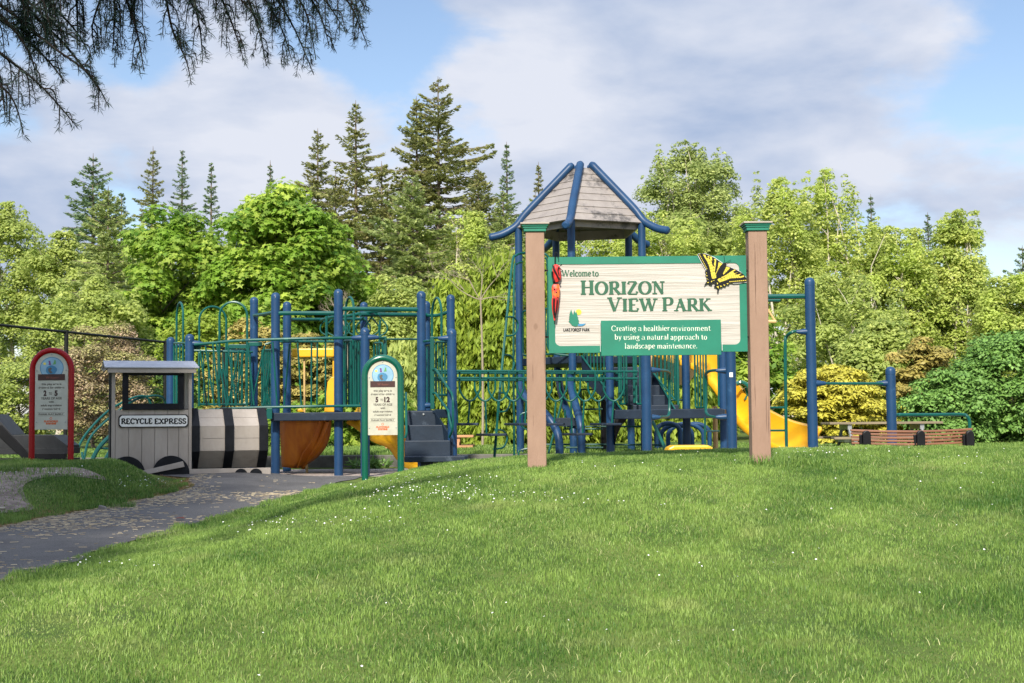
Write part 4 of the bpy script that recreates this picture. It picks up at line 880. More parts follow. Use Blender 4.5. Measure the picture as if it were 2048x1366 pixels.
# ------------------------------------------------------------------ play structures
PR = .0635
def post(parent, px, top, Y, r=PR, m='blue', zb=-.2, zt=None, name='post'):
    p = P(px, top, Y); mid = P(px, (top + 850) / 2, Y); zt = zt if zt is not None else p.z
    mb = MB(); h = r * .95
    mb.lathe((mid.x, Y, zb), [(r, 0), (r, zt - zb - h - .04)], 16)
    po_ = mb.build(name, M[m], parent, smooth=True)
    c = MB(); c.lathe((mid.x, Y, zt - h - .04), [(r + .0022, 0), (r + .0022, .04)] + [(r * math.cos(R(a)) + .002, .04 + h * math.sin(R(a))) for a in (12, 25, 38, 50, 62, 74, 85)], 16)
    cp_ = c.build(name + '_cap', M[m], smooth=True); cp_.parent = po_
    return mid.x
def tb(parent, pts, r, m='teal', name='rail', f=0, n=8):
    q = [P(*p) if len(p) == 3 and not isinstance(p, Vector) else p for p in pts]
    if f: q = fillet(q, f)
    mb = MB(); mb.tube(q, r, n); return mb.build(name, M[m], parent, smooth=True)
def clamp(parent, px, py, Y, dx, r=PR, w=.05):
    """blue clamp foot where a rail meets a post; dx = side the rail leaves"""
    c = P(px, py, Y); mb = MB(); s = 1 if dx > 0 else -1
    mb.tube([c + Vector((s * r * .4, 0, 0)), c + Vector((s * (r + .02), 0, 0)), c + Vector((s * (r + .10), 0, 0)), c + Vector((s * (r + .125), 0, 0))], [.045, .042, .027, .02], 10)
    return mb.build('clamp', M['blue'], parent, smooth=True)
def barpanel(parent, xa, xb, yt, yb, Ya, Yb, n, r=.0125, rt=.016, name='guardrail', skew=0):
    """one welded guardrail: round cornered frame with upright bars"""
    a, b, c, d = P(xa, yt, Ya), P(xb, yt, Yb), P(xb, yb, Yb), P(xa, yb, Ya)
    mid = (a + b) / 2
    mb = MB(); mb.tube(fillet([mid, b, c, d, a, mid], .06, 4), rt, 7)
    for i in range(1, n + 1):
        t = i / (n + 1); mb.tube([a.lerp(b, t), d.lerp(c, t)], r, 6, caps=False)
    return mb.build(name, M['teal'], parent, smooth=True)
def hoop(parent, xa, xb, ytop, yb, Ya, Yb, r=.0165, name='hoop'):
    a, b = P(xa, yb, Ya), P(xb, yb, Yb); w = (b - a); rad = w.length / 2; zt = P((xa + xb) / 2, ytop, (Ya + Yb) / 2).z - r
    u = Vector((w.x, w.y, 0)); c = (a + b) / 2; rad = u.length / 2; u.normalize(); vz = min(rad, .9)
    vz = rad if rad > .12 else .16
    pts = [a] + [Vector((c.x, c.y, 0)) - u * rad * math.cos(R(t)) + Vector((0, 0, zt - vz + vz * math.sin(R(t)))) for t in range(0, 181, 12)] + [b]
    mb = MB(); mb.tube(pts, r, 8); return mb.build(name, M['teal'], parent, smooth=True)
def slab(parent, pts, z0, z1, m='navy', name='deck'):
    mb = MB(); mb.prism([(x, y, z0) for x, y in pts], (0, 0, z1 - z0)); return mb.build(name, M[m], parent, bevel=.012)

# ---- lower structure (left)
ps = thing('play_structure', 'low blue and green play structure with guardrails, orange slide and navy steps behind the train', 'play structure', (-2.3, 20, 0))
for a in ((341, 674, 22.3), (379, 668, 20.2), (508, 594, 22.2), (551, 585, 20.2), (574, 603, 22), (677, 578, 20.0), (728, 604, 23.6), (730, 655, 19.6), (843, 582, 20.3), (853, 602, 22.6), (902, 589, 22), (904, 657, 19.3)): post(ps, *a)
DZ = .80
def xy(px, Y): p = P(px, 830, Y); return (p.x, Y)
slab(ps, [xy(541, 20.0), xy(724, 19.75), xy(724, 23.4), xy(560, 22.3)], DZ - .02, DZ + .035)
slab(ps, [xy(335, 22.4), xy(372, 20.3), xy(420, 20.3), xy(510, 22.2), xy(420, 23.5)], DZ - .02, DZ + .035)
slab(ps, [xy(812, 20.15), xy(898, 19.4), xy(900, 22), xy(850, 22.7)], DZ + .01, DZ + .06)
slab(ps, [xy(541, 19.99), xy(724, 19.74), xy(724, 19.80), xy(541, 20.05)], DZ - .07, DZ + .045, name='deck_fascia')
slab(ps, [xy(870, 19.62), xy(899, 19.37), xy(899, 19.43), xy(870, 19.68)], DZ - .05, DZ + .07, name='deck_fascia')
# arched bridge deck between
q = [P(396, 826, 20.15), P(470, 820, 20.05), P(541, 819, 20.0)]
mb = MB(); 
for a, b in zip(q[:-1], q[1:]): mb.prism([a, b, b + Vector((0, .8, 0)), a + Vector((0, .8, 0))], (0, 0, -.06))
mb.build('bridge_deck', M['navy'], ps)
# front arched guardrail
tb(ps, smoothpath([P(389, 689, 20.1), P(430, 685.5, 20.05), P(480, 681, 20.0), P(560, 678.5, 19.95), P(640, 676.5, 19.9), P(722, 675.5, 19.7)]), .021)
tb(ps, smoothpath([P(389, 824, 20.1), P(430, 819, 20.05), P(480, 816, 20.0), P(560, 814, 19.95), P(640, 812.5, 19.9), P(722, 811.5, 19.7)]), .019)
tb(ps, smoothpath([P(530, 689, 21.0), P(545, 685, 21.0), P(574, 683, 20.9), P(668, 683, 20.7)]), .018)
def z2(x, y): return 320 + x / 3.4156, 560 + y / 3.4156
for (x1_, y1_, x2_, y2_) in ((360, 430, 410, 865), (310, 450, 372, 862), (385, 430, 455, 862), (460, 428, 522, 858), (600, 425, 642, 856), (770, 425, 800, 853), (940, 415, 965, 853), (1035, 425, 1033, 853), (1075, 422, 1072, 850)):
    a, b = z2(x1_, y1_), z2(x2_, y2_); tb(ps, [(*a, 19.98), (*b, 19.98)], .0125, name='baluster')
for (x1_, y1_, x2_, y2_) in ((540, 482, 465, 855), (572, 482, 510, 858), (715, 450, 625, 858), (768, 470, 705, 860), (885, 435, 848, 855), (275, 480, 320, 860), (430, 560, 470, 850), (700, 480, 720, 850)):
    a, b = z2(x1_, y1_), z2(x2_, y2_); tb(ps, [(*a, 20.85), (*b, 20.85)], .0125, name='baluster')
for i, x_ in enumerate((560, 621, 651, 706)): tb(ps, [(x_ + (0 if i else 6), 678, 19.93), (x_ + (3 if i == 3 else 0), 813, 19.93)], .0125, name='baluster') if i in (2, 3) else None
# far arched guardrail of the bridge
tb(ps, [P(388, 701, 21.0), P(430, 702, 21.0), P(470, 704, 21.0), P(505, 704, 21.2)], .016)
barpanel(ps, 398, 492, 702, 809, 21.3, 21.6, 9, r=.011)
barpanel(ps, 348, 372, 686, 812, 21.6, 20.6, 3)
barpanel(ps, 455, 500, 700, 810, 22.0, 22.0, 5, r=.011)
barpanel(ps, 524, 546, 700, 812, 21.6, 20.6, 5, r=.014)
mb = MB(); a, b = P(458, 689, 21.9), P(500, 697, 21.9); mb.bbox((a.x, 21.88, b.z), (b.x, 21.93, a.z)); mb.build('header_box', M['teal'], ps, bevel=.006)
mb = MB(); a, b = P(498, 684, 21.5), P(524, 692, 21.5); mb.bbox((a.x, 21.48, b.z), (b.x, 21.53, a.z)); mb.build('header_box', M['teal'], ps, bevel=.006)
mb = MB(); a, b = P(388, 686, 20.3), P(402, 698, 20.3); mb.bbox((a.x, 20.28, b.z), (b.x, 20.33, a.z)); mb.build('header_box', M['teal'], ps, bevel=.006)
mb = MB(); a, b = P(533, 816, 19.9), P(544, 838, 19.9); mb.bbox((a.x, 19.9, b.z), (b.x, 19.93, a.z)); mb.build('bridge_bracket', M['teal'], ps, bevel=.004)
hoop(ps, 352.5, 365.5, 603, 812, 21.8, 21.4); hoop(ps, 398, 452, 611, 812, 21.7, 21.9); hoop(ps, 438.5, 494, 601.5, 812, 20.9, 20.9, r=.018)
# overhead rails
for pts, r_ in (([(508, 631, 22.1), (524, 629, 21.2), (551, 624, 20.2)], .026), ([(551, 626.5, 20.2), (677, 626.5, 20.0)], .031), ([(574, 639, 22), (640, 639, 22.6), (728, 638, 23.5)], .027),
                ([(677, 617.5, 20.0), (843, 619, 20.3)], .031), ([(720, 629, 21.5), (853, 630, 22.5)], .034), ([(853, 630.5, 22.5), (876, 630.5, 22.3), (902, 622, 22)], .027),
                ([(640, 641, 22.6), (665, 634, 22), (700, 631, 21.8), (740, 623.5, 21.6), (770, 621, 21.6)], .025), ([(760, 678.5, 21.8), (843, 678.5, 20.4)], .014), ([(653, 632, 21.5), (653, 680, 21.5)], .02)):
    tb(ps, smoothpath([P(*p) for p in pts], 4), r_, name='overhead_rail')
# leaf shaped climbing loops
for cx_, Y_, w_ in ((664, 22.6, 24), (676, 22.4, 24), (718, 21.9, 23), (735, 21.8, 23), (752, 21.7, 23)):
    pts = [(cx_ - 1 - w_ * .0, 624), (cx_ - w_ * .55, 640), (cx_ - w_ * .95, 652), (cx_ - w_ * .9, 664), (cx_ - w_ * .35, 672)]
    tb(ps, smoothpath([P(a, b, Y_) for a, b in pts]), .012, name='climbing_loop')
    tb(ps, smoothpath([P(2 * cx_ - a, b, Y_) for a, b in pts]), .012, name='climbing_loop')
# dense guard panels on the near right
barpanel(ps, 688, 722, 681, 812, 20.6, 19.9, 6, r=.014); barpanel(ps, 700, 724, 684, 812, 22.4, 22.9, 4, r=.012)
hoop(ps, 691.5, 708, 592, 812, 21.4, 21.0, r=.018); hoop(ps, 865, 884, 593.5, 812, 21.6, 21.1, r=.018)
tb(ps, [(735, 675, 19.7), (768, 676, 19.9)], .018); tb(ps, [(760, 640, 22.4), (754, 820, 22.4)], .017, name='baluster')
def flatpost(px, top, bot, Y, w): a, b = P(px - w, top, Y), P(px + w, bot, Y); mb = MB(); mb.bbox((a.x, Y, b.z), (b.x, Y + .05, a.z)); return mb.build('gate_upright', M['teal'], ps, bevel=.006)
flatpost(770, 672, 815, 19.95, 3.6); flatpost(864.5, 673, 818, 19.9, 4.4)
barpanel(ps, 748, 765, 686, 812, 20.6, 20.1, 2, r=.011); barpanel(ps, 872, 896, 684, 790, 20.2, 19.6, 3, r=.011)
tb(ps, [(848, 683, 20.2), (862, 681, 20.0)], .017); tb(ps, [(869, 676, 19.9), (900, 675, 19.4)], .017)
barpanel(ps, 850, 862, 690, 812, 21.6, 20.4, 2, r=.012)
for a in ((730, 675, 19.6, 1), (730, 675.5, 19.6, -1), (904, 676.5, 19.3, -1), (843, 684.5, 20.3, 1), (379, 687, 20.2, 1), (341, 691, 22.3, 1), (843, 811, 20.3, 1)): clamp(ps, *a)
for px, py, Y_ in ((676, 585, 19.93), (551, 594, 20.13), (843, 590, 20.2), (902, 597, 21.93), (730, 663, 19.53), (904, 666, 19.23), (379, 680, 20.13)):
    c = P(px, py, Y_); mb = MB(); mb.lathe((0, 0, 0), [(.008, 0), (.006, .004)], 8); o = mb.build('screw', M['galv'], ps, world=True); o.matrix_parent_inverse = Matrix.Translation(-Vector(ps.location)); o.rotation_euler = (R(90), 0, 0); o.location = c
# steps
st_y = [822, 850, 881, 913]
for i, (yt, xl_, xr_, Yf, Yb) in enumerate(((913, 808, 935, 18.65, 19.15), (881, 809, 901, 19.15, 19.42), (850, 811, 890, 19.42, 19.68), (822, 813, 872, 19.68, 20.0))):
    zt_ = P(850, yt, Yf).z; nx_t = P(850, 925 if i == 0 else yt + 32, Yf).z
    a, b = P(xl_, yt, Yf).x, P(xr_, yt, Yf).x
    mb = MB()
    if i == 0:
        b2 = P(930, yt, Yf).x; mb.prism([(a, Yf + .06, zt_ - .075), (a + .06, Yf, zt_ - .075), (b2, Yf, zt_ - .075), (b, Yf + .05, zt_ - .075), (b, Yb, zt_ - .075), (a, Yb, zt_ - .075)], (0, 0, .075)); mb.build('step', M['navy'], ps, bevel=.01)
        mb = MB(); mb.bbox((P(840, 0, Yb).x, Yf + .15, -.1), (P(905, 0, Yb).x, Yb + .1, zt_ - .076)); mb.build('step_base', M['navy'], ps)
    else:
        mb.bbox((a, Yf, P(850, st_y[3 - i] if i == 3 else 0, Yf).z if False else zt_ - .24), (b, Yb + .3, zt_)); mb.build('step', M['navy'], ps, bevel=.012)
a = [P(868, 822, 19.6), P(903, 878, 19.2), P(903, 915, 19.2), P(880, 915, 19.6)]
mb = MB(); mb.prism([(p.x, p.y, p.z) for p in a], (.02, .02, 0)); mb.build('stringer', M['navy'], ps)
c = P(847, 828.5, 19.67); mb = MB(); mb.lathe((0, 0, 0), [(.017, 0), (.012, .008)], 8); o = mb.build('step_bolt', M['galv'], ps); o.rotation_euler = (R(90), 0, 0); o.location = c
for pts in ([(866, 739, 19.9), (871, 738, 19.85), (904, 787, 19.0), (906, 800, 18.95), (906, 860, 18.95), (899, 874, 19.1)], [(866, 786, 19.9), (871, 786, 19.85), (897, 822, 19.15), (898, 835, 19.1), (905, 862, 18.98)], [(812, 786, 19.9), (812, 800, 19.5), (813, 868, 19.2), (810, 876, 19.2)]):
    tb(ps, pts, .017, f=.12, name='handrail')
# orange wide slide bed under the deck and its yellow hood
def chute(parent, path, width, depth, m, name='slide', cross=None, th=.02, closed=False):
    """open trough swept along path; each path row = (point, across-vector)"""
    vs = []; K = 13
    for c, ac, upv in path:
        for j in range(K):
            t = -1 + 2 * j / (K - 1)
            if abs(t) > .84: xx, zz = math.copysign(width / 2 + (abs(t) - .84) * .4, t), depth - (abs(t) - .84) * .25
            else: xx, zz = width / 2 * math.sin(t / .84 * math.pi / 2), depth * (1 - math.cos(t / .84 * math.pi / 2) ** 1.2)
            vs.append(c + ac * xx + upv * zz)
    n = len(path); fs = [(i * K + j, i * K + j + 1, (i + 1) * K + j + 1, (i + 1) * K + j) for i in range(n - 1) for j in range(K - 1)]
    mb = MB(); mb.add(vs, fs); o = mb.build(name, M[m], parent, smooth=True)
    s = o.modifiers.new('thickness', 'SOLIDIFY'); s.thickness = th; s.offset = -1
    return o
def sweep(pts, up_hint=Vector((0, 0, 1)), n=6):
    q = smoothpath(pts, n); out = []
    for i, p in enumerate(q):
        t = (q[min(i + 1, len(q) - 1)] - q[max(i - 1, 0)]).normalized(); ac = t.cross(up_hint).normalized(); out.append((p, ac, ac.cross(t).normalized()))
    return out
sx = P(612, 830, 21).x
# belly seen from the near side: curved bed that comes down towards the right rear
K = 12; rows = []
for i in range(K):
    t = i / (K - 1); y_ = 838 + 96 * (t ** .9)
    xl_ = 561 + 6 * t; xr_ = 661 - 4 * t - 56 * t ** 3.0
    rows.append([P(xl_ + (xr_ - xl_) * s, y_ - 3 * abs(s - .5), 20.9 + .5 * t + .35 * (1 - abs(2 * s - 1)) ** .5 * (-.4)) for s in np.linspace(0, 1, 9)])
vs = [p for r_ in rows for p in r_]; fs = [(i * 9 + j, i * 9 + j + 1, (i + 1) * 9 + j + 1, (i + 1) * 9 + j) for i in range(K - 1) for j in range(8)]
mb = MB(); mb.add(vs, fs); o = mb.build('slide_bed', M['orange'], ps, smooth=True); s_ = o.modifiers.new('thickness', 'SOLIDIFY'); s_.thickness = .03
for k_ in (1,):
    tb(ps, smoothpath([P(655, 842, 20.75), P(640, 880, 20.95), P(618, 915, 21.2), P(606, 936, 21.35)]), .03, m='orange', name='slide_rim')
tb(ps, smoothpath([P(640, 842, 20.7), P(624, 880, 20.85), P(606, 908, 21.0), P(596, 935, 21.2)]), .012, m='orange', name='slide_rib')
tb(ps, [(613, 925, 21.3), (614, 946, 21.3)], .02, m='tan', name='slide_foot')
mb = MB(); a, b = P(583, 697, 22.3), P(668, 714, 22.3); mb.bbox((a.x, 22.3, b.z), (b.x, 22.42, a.z)); mb.build('slide_hood', M['yellow'], ps, bevel=.02)
mb = MB(); a = [P(662, 755, 22.3), P(668.5, 753, 22.3), P(668.5, 824, 22.3), P(648, 824, 22.3), P(655, 764, 22.3)]; mb.prism(a, (0, .1, 0)); mb.build('slide_side', M['yellow'], ps, bevel=.01)
mb = MB(); a = [P(592, 824, 22.3), P(594, 818, 22.3), P(603, 817, 22.3), P(607, 824, 22.3)]; mb.prism(a, (0, .1, 0)); mb.build('slide_side', M['yellow'], ps, bevel=.01)
tb(ps, [(608.5, 714, 22.4), (609, 826, 22.4)], .016, m='tan', name='hood_pole'); tb(ps, [(667, 714, 22.4), (667, 756, 22.4)], .016, m='yellow', name='hood_pole')
# curling yellow slide to the right
pth = sweep([P(705, 832, 21.2), P(728, 846, 21.1), P(756, 868, 21.1), P(788, 882, 21.3), P(804, 904, 21.5), P(826, 922, 21.6), P(852, 928, 21.7)])
chute(ps, [(p, Vector((.35, .7, .6)).normalized(), Vector((.3, -.8, .5)).normalized()) for p, ac, u_ in pth], .42, .16, 'yellow')
# arched ladder climber at the left end
for pts, r_, nm in (([(152, 905, 19.0), (172, 868, 19.3), (215, 823, 19.8), (262, 797, 20.2), (290, 793, 20.5), (302, 808, 20.6)], .017, 'handrail'), ([(168, 919, 18.9), (178, 880, 19.1), (205, 848, 19.5), (260, 805, 20.2), (300, 792, 20.6), (325, 795, 20.9), (332, 812, 21)], .017, 'handrail'),
                   ([(177, 944, 18.8), (190, 908, 19.0), (212, 880, 19.2), (250, 850, 19.7), (310, 820, 20.6)], .03, 'climber_side'), ([(202, 944, 18.9), (214, 914, 19.1), (232, 888, 19.3), (262, 862, 19.9), (315, 830, 20.7)], .03, 'climber_side'), ([(146, 925, 18.9), (165, 933, 18.8), (178, 938, 18.85)], .015, 'brace'), ([(164, 905, 18.95), (168, 921, 18.85), (186, 930, 18.8), (200, 939, 18.9)], .015, 'brace')):
    tb(ps, smoothpath([P(*p) for p in pts], 5), r_, name=nm)
for a, b in (((201, 896.5, 19.1), (224, 898, 19.2)), ((226, 868, 19.4), (246, 874, 19.6)), ((250, 850, 19.7), (270, 857, 20)), ((183, 925, 18.9), (208, 927, 19.0))): tb(ps, [a, b], .014, name='rung')

# ---- tower structure (right)
tw = thing('play_tower', 'tall blue play tower with plank roof, green step bridge and long yellow slide', 'play tower', (1.3, 23.6, 0))
TC = Vector((P(1166.5, 500, 24.0).x, 24.0, 0)); TR = 1.10; angs = [-103, -31, 41, 113, 185]
TP = [Vector((TC.x + TR * math.cos(R(a)), TC.y + TR * math.sin(R(a)), 0)) for a in angs]
zeave = P(1160, 447, 23.4).z
def vpost(x, y, z0, z1, r=PR, name='post'): mb = MB(); mb.tube([(x, y, z0), (x, y, z1)], r, 16); return mb.build(name, M['blue'], tw, smooth=True)
for i, p in enumerate(TP):
    vpost(p.x, p.y, (P(1141, 748, p.y).z if i == 0 else (P(1119, 745, p.y).z if i == 3 else -.2)), zeave + .02)
ztop = P(1165, 336, 24).z - .02
RT, RE = .17, 1.16
roofm = MB(); inner_ = []
nb = 8
for i in range(5):
    a0, a1 = R(angs[i]), R(angs[(i + 1) % 5])
    e0, e1 = Vector((math.cos(a0), math.sin(a0), 0)), Vector((math.cos(a1), math.sin(a1), 0)); mb = MB()
    for k in range(nb):
        ta, tb_ = k / nb, (k + 1) / nb; ra_, rb2 = RE + (RT - RE) * ta, RE + (RT - RE) * tb_; za_, zb2 = zeave + (ztop - zeave) * ta, zeave + (ztop - zeave) * tb_
        lap = .010; nn = ((e0 + e1) / 2).normalized()
        o1 = nn * lap + Vector((0, 0, .004))
        vs = [TC + e0 * ra_ + Vector((0, 0, za_)) + o1, TC + e1 * ra_ + Vector((0, 0, za_)) + o1, TC + e1 * rb2 + Vector((0, 0, zb2)), TC + e0 * rb2 + Vector((0, 0, zb2))]
        dn = -nn * .02 - Vector((0, 0, .015)); vs += [v + dn for v in vs]
        mb.add(vs, [(0, 1, 2, 3), (7, 6, 5, 4), (0, 4, 5, 1), (1, 5, 6, 2), (3, 2, 6, 7), (0, 3, 7, 4)])
    mb.build('roof_panel', M['roofplank'], tw)
    mb = MB(); q = [TC + e0 * 1.02 + Vector((0, 0, zeave - .10)), TC + e1 * 1.02 + Vector((0, 0, zeave - .10)), TC + e1 * 1.02 + Vector((0, 0, zeave + .06)), TC + e0 * 1.02 + Vector((0, 0, zeave + .06))]
    mb.prism(q, -((e0 + e1) / 2).normalized() * .03); mb.build('eave_beam', M['roofplank'], tw)
    # curved blue rafter
    rl = lambda r_: zeave + (ztop - zeave) * (RE - r_) / (RE - RT)
    pts = [(.16, rl(.16) + .04), (.4, rl(.4) + .035), (.7, rl(.7) + .03), (.98, rl(.98) + .02), (1.12, rl(1.12) - .02), (1.24, rl(1.12) - .11), (1.40, rl(1.12) - .19), (1.60, rl(1.12) - .24)]
    pl_ = smoothpath([TC + e0 * r_ + Vector((0, 0, z + .035)) for r_, z in pts], 5); mb = MB(); n_ = len(pl_)
    mb.tube(pl_, [.038] + [.066] * (n_ - 2) + [.038], 14)
    mb.build('rafter', M['blue'], tw, smooth=True)
# tower deck
tz = P(1115, 718, 22.95).z
slab(tw, [(p.x, p.y) for p in TP], tz - .07, tz + .05)
def vrow(parent, a, b, z0, z1, n, r=.0125, rt=.016, name='guardrail'):
    mb = MB(); A0, B0 = Vector((a[0], a[1], z0)), Vector((b[0], b[1], z0)); h = Vector((0, 0, z1 - z0)); mid = (A0 + B0) / 2 + h
    mb.tube(fillet([mid, B0 + h, B0, A0, A0 + h, mid], .05, 4), rt, 7)
    for i in range(1, n + 1): q = A0.lerp(B0, i / (n + 1)); mb.tube([q, q + h], r, 6, caps=False)
    return mb.build(name, M['teal'], parent, smooth=True)
for i, j in ((4, 0), (1, 2), (2, 3)):
    a, b = TP[i], TP[j]; d = (b - a).normalized() * .09; vrow(tw, (a + d), (b - d), tz + .1, tz + .85, 7)
# stairs from the tower deck down to the lower deck
lz = P(1335, 826, 21.2).z
s_top = Vector((P(1232, 716, 22.9).x, 22.85, tz)); ns = 5
xA, xB = P(1198, 716, 22.8).x, P(1278, 716, 22.8).x
for k in range(ns):
    t = (k + 1) / (ns + .0); z_ = tz + (lz - tz) * t * .86; y_ = 22.8 - k * .27; sh = k * .20 / 1.0 * .35
    mb = MB(); mb.bbox((xA + .14 + sh, y_ - .27, z_ - .16), (xB + .05 + sh * 1.5, y_ + .05, z_)); mb.build('step', M['navy'], tw, bevel=.012)
for (p1, p2, Y1, Y2, w_) in (((1163, 714), (1243, 822), 22.9, 21.4, 24), ((1296, 728), (1350, 822), 22.6, 21.2, 26)):
    a, b = P(*p1, Y1), P(*p2, Y2); mb = MB(); h = Vector((0, 0, -.22)); mb.prism([a, b, b + h * .3, a + h * 1.6], (.03, 0, 0)); mb.build('stringer', M['navy'], tw)
    tb(tw, [a + Vector((0, -.03, .02)), b + Vector((0, -.03, .02))], .014, name='handrail')
# side wall of stairs, balusters
for k in range(8):
    x_ = 1166 + k * 6.8; yb_ = 716 + max(0, (x_ - 1163)) * 1.25; a, b = P(x_, 640, 22.85 - k * .12), P(x_ + 2, yb_, 22.85 - k * .12); tb(tw, [a, b], .0115, name='baluster')
tb(tw, [(1163, 640, 22.9), (1225, 645, 21.9)], .015)
for k in range(7):
    x_ = 1306 + k * 7.5; a, b = P(x_, 690, 22.2 - k * .1), P(x_ + 1, 742 + k * 10.0, 22.2 - k * .1); tb(tw, [a, b], .0115, name='baluster')
tb(tw, [(1303, 742, 22.2), (1350, 800, 21.4)], .014, name='handrail')
flat = lambda px, top, bot, Y, w, nm='gate_upright': (lambda a, b: MB().bbox((a.x, Y, b.z), (b.x, Y + .05, a.z)).build(nm, M['teal'], tw, bevel=.006))(P(px - w, top, Y), P(px + w, bot, Y))
flat(1355.5, 650, 816, 21.6, 3.6); flat(1239, 690, 806, 21.5, 3); flat(1268, 690, 806, 21.5, 3)
# lower deck
dk = [(P(1228, 826, 21.2).x, 21.2), (P(1450, 826, 20.4).x, 20.4), (P(1462, 826, 22.4).x, 22.4), (P(1300, 826, 23).x, 23.0)]
slab(tw, dk, lz - .07, lz + .045)
slab(tw, [(dk[0][0] - .02, 21.195), (P(1446, 826, 20.39).x, 20.39), (P(1446, 826, 20.39).x, 20.45), (dk[0][0] - .02, 21.255)], lz - .085, lz + .055, name='deck_fascia')
post(tw, 1219.5, 640, 21.6); post(tw, 1291.5, 560, 18.6, r=.0665); post(tw, 1371, 560, 22.4); post(tw, 1446, 560, 20.9); post(tw, 1461, 560, 18.6, r=.0665); post(tw, 1622, 555, 18.2, r=.0655); post(tw, 1782, 733, 18.4, r=.064)
mb = MB(); a, b = P(1459, 745, 18.52), P(1466, 754, 18.52); mb.bbox((a.x, 18.527, b.z), (b.x, 18.54, a.z)); mb.build('sticker', M['white'], tw)
# black arch brace under the deck
a = [P(1230, 836, 21.5), P(1256, 836, 21.5), P(1244, 850, 21.5), P(1236, 866, 21.5), P(1230, 890, 21.5)]
mb = MB(); mb.prism(a, (0, .08, 0)); mb.build('deck_brace', M['black'], tw)
vrow(tw, (P(1378, 0, 22.3).x, 22.3), (P(1400, 0, 22.0).x, 22.0), P(1390, 815, 22).z, P(1390, 640, 22).z, 3); vrow(tw, (P(1304, 0, 22.6).x, 22.6), (P(1362, 0, 22.5).x, 22.5), P(1330, 800, 22.5).z, P(1330, 640, 22.5).z, 6)
vrow(tw, (P(1424, 0, 21.6).x, 21.6), (P(1442, 0, 21.0).x, 21.0), P(1430, 812, 21).z, P(1430, 650, 21).z, 3)
vrow(tw, (P(1228, 0, 21.55).x, 21.55), (P(1243, 0, 21.4).x, 21.4), P(1235, 808, 21.4).z, P(1235, 650, 21.4).z, 2); vrow(tw, (P(1262, 0, 21.3).x, 21.3), (P(1284, 0, 21.1).x, 21.1), P(1272, 808, 21.2).z, P(1272, 650, 21.2).z, 2)
for (pts) in ([(1302, 740.5, 18.7), (1322, 740.5, 18.9), (1337.5, 744, 19.2), (1339, 760, 19.3), (1339, 815, 19.3), (1336, 832, 19.2), (1322, 834, 18.9), (1302, 835, 18.7)], [(1450, 741, 18.7), (1425, 741, 18.9), (1413, 746, 19.2), (1411.5, 760, 19.3), (1411.5, 812, 19.3), (1414, 828, 19.2), (1428, 834, 18.9), (1450, 834, 18.7)]):
    tb(tw, smoothpath([P(*p) for p in pts], 4), .020, name='grab_loop')
for px, py, d_ in ((1292, 740.5, 1), (1292, 835, 1), (1460, 741, -1), (1460, 834, -1)): clamp(tw, px, py, 18.7, d_)
# curly blue posts below the tower
for nm, pts in (('curved_post', [(1141, 742, 22.93), (1141, 762, 22.93), (1147, 795, 22.6), (1158, 835, 22.3), (1162.5, 862, 22.2), (1163, 905, 22.2), (1163, 925, 22.2)]), ('curved_post', [(1118.5, 742, 25.0), (1119, 768, 24.8), (1128, 806, 24.2), (1141, 838, 23.8), (1146.5, 862, 23.6), (1147, 925, 23.6)]), ('curved_post', [(1060, 806, 22.6), (1078, 816, 22.4), (1094, 832, 22.2), (1110, 855, 22.1), (1118, 880, 22.0), (1119, 925, 22.0)]), ('curved_post', [(1040, 748, 24.1), (1041, 765, 24), (1048, 790, 23.2), (1060, 806, 22.6)])):
    tb(tw, smoothpath([P(*p) for p in pts], 5), PR, m='blue', name=nm, n=14)
# green frames low behind
for pts, r_ in (([(1160, 779, 24.5), (1214, 779, 24.5)], .012), ([(1160, 819, 24), (1205, 818, 24)], .015), ([(1126, 853, 24), (1214, 853, 24)], .013), ([(1126, 858, 23.6), (1206, 858, 23.6)], .013), ([(1090, 889, 24), (1214, 889, 24)], .015), ([(1132, 895, 23), (1206, 895, 23)], .015), ([(1228, 853, 23), (1284, 853, 23)], .014), ([(1228, 889.5, 23), (1326, 890, 23)], .013), ([(1096, 910, 23.5), (1112, 850, 23.6), (1124, 800, 23.8)], .018), ([(1303, 838, 19.6), (1331, 898, 19.4)], .024), ([(1130, 820, 23.7), (1130, 858, 23.7)], .015), ([(1162, 780, 24.4), (1162, 858, 24.4)], .015), ([(1410, 835, 19.4), (1410.5, 905, 19.4)], .015), ([(1412, 862, 19.4), (1438, 862, 19.8)], .011)):
    tb(tw, pts, r_, name='climbing_bar')
tb(tw, [(1207, 750, 24.3), (1207.5, 925, 24.3)], .05, m='black', name='inner_post')
mb = MB(); a, b = P(1092, 836, 23.5), P(1162, 852, 23.5); mb.bbox((a.x, 23.5, b.z), (b.x, 23.55, a.z)); mb.build('low_beam', M['navy'], tw, bevel=.006)
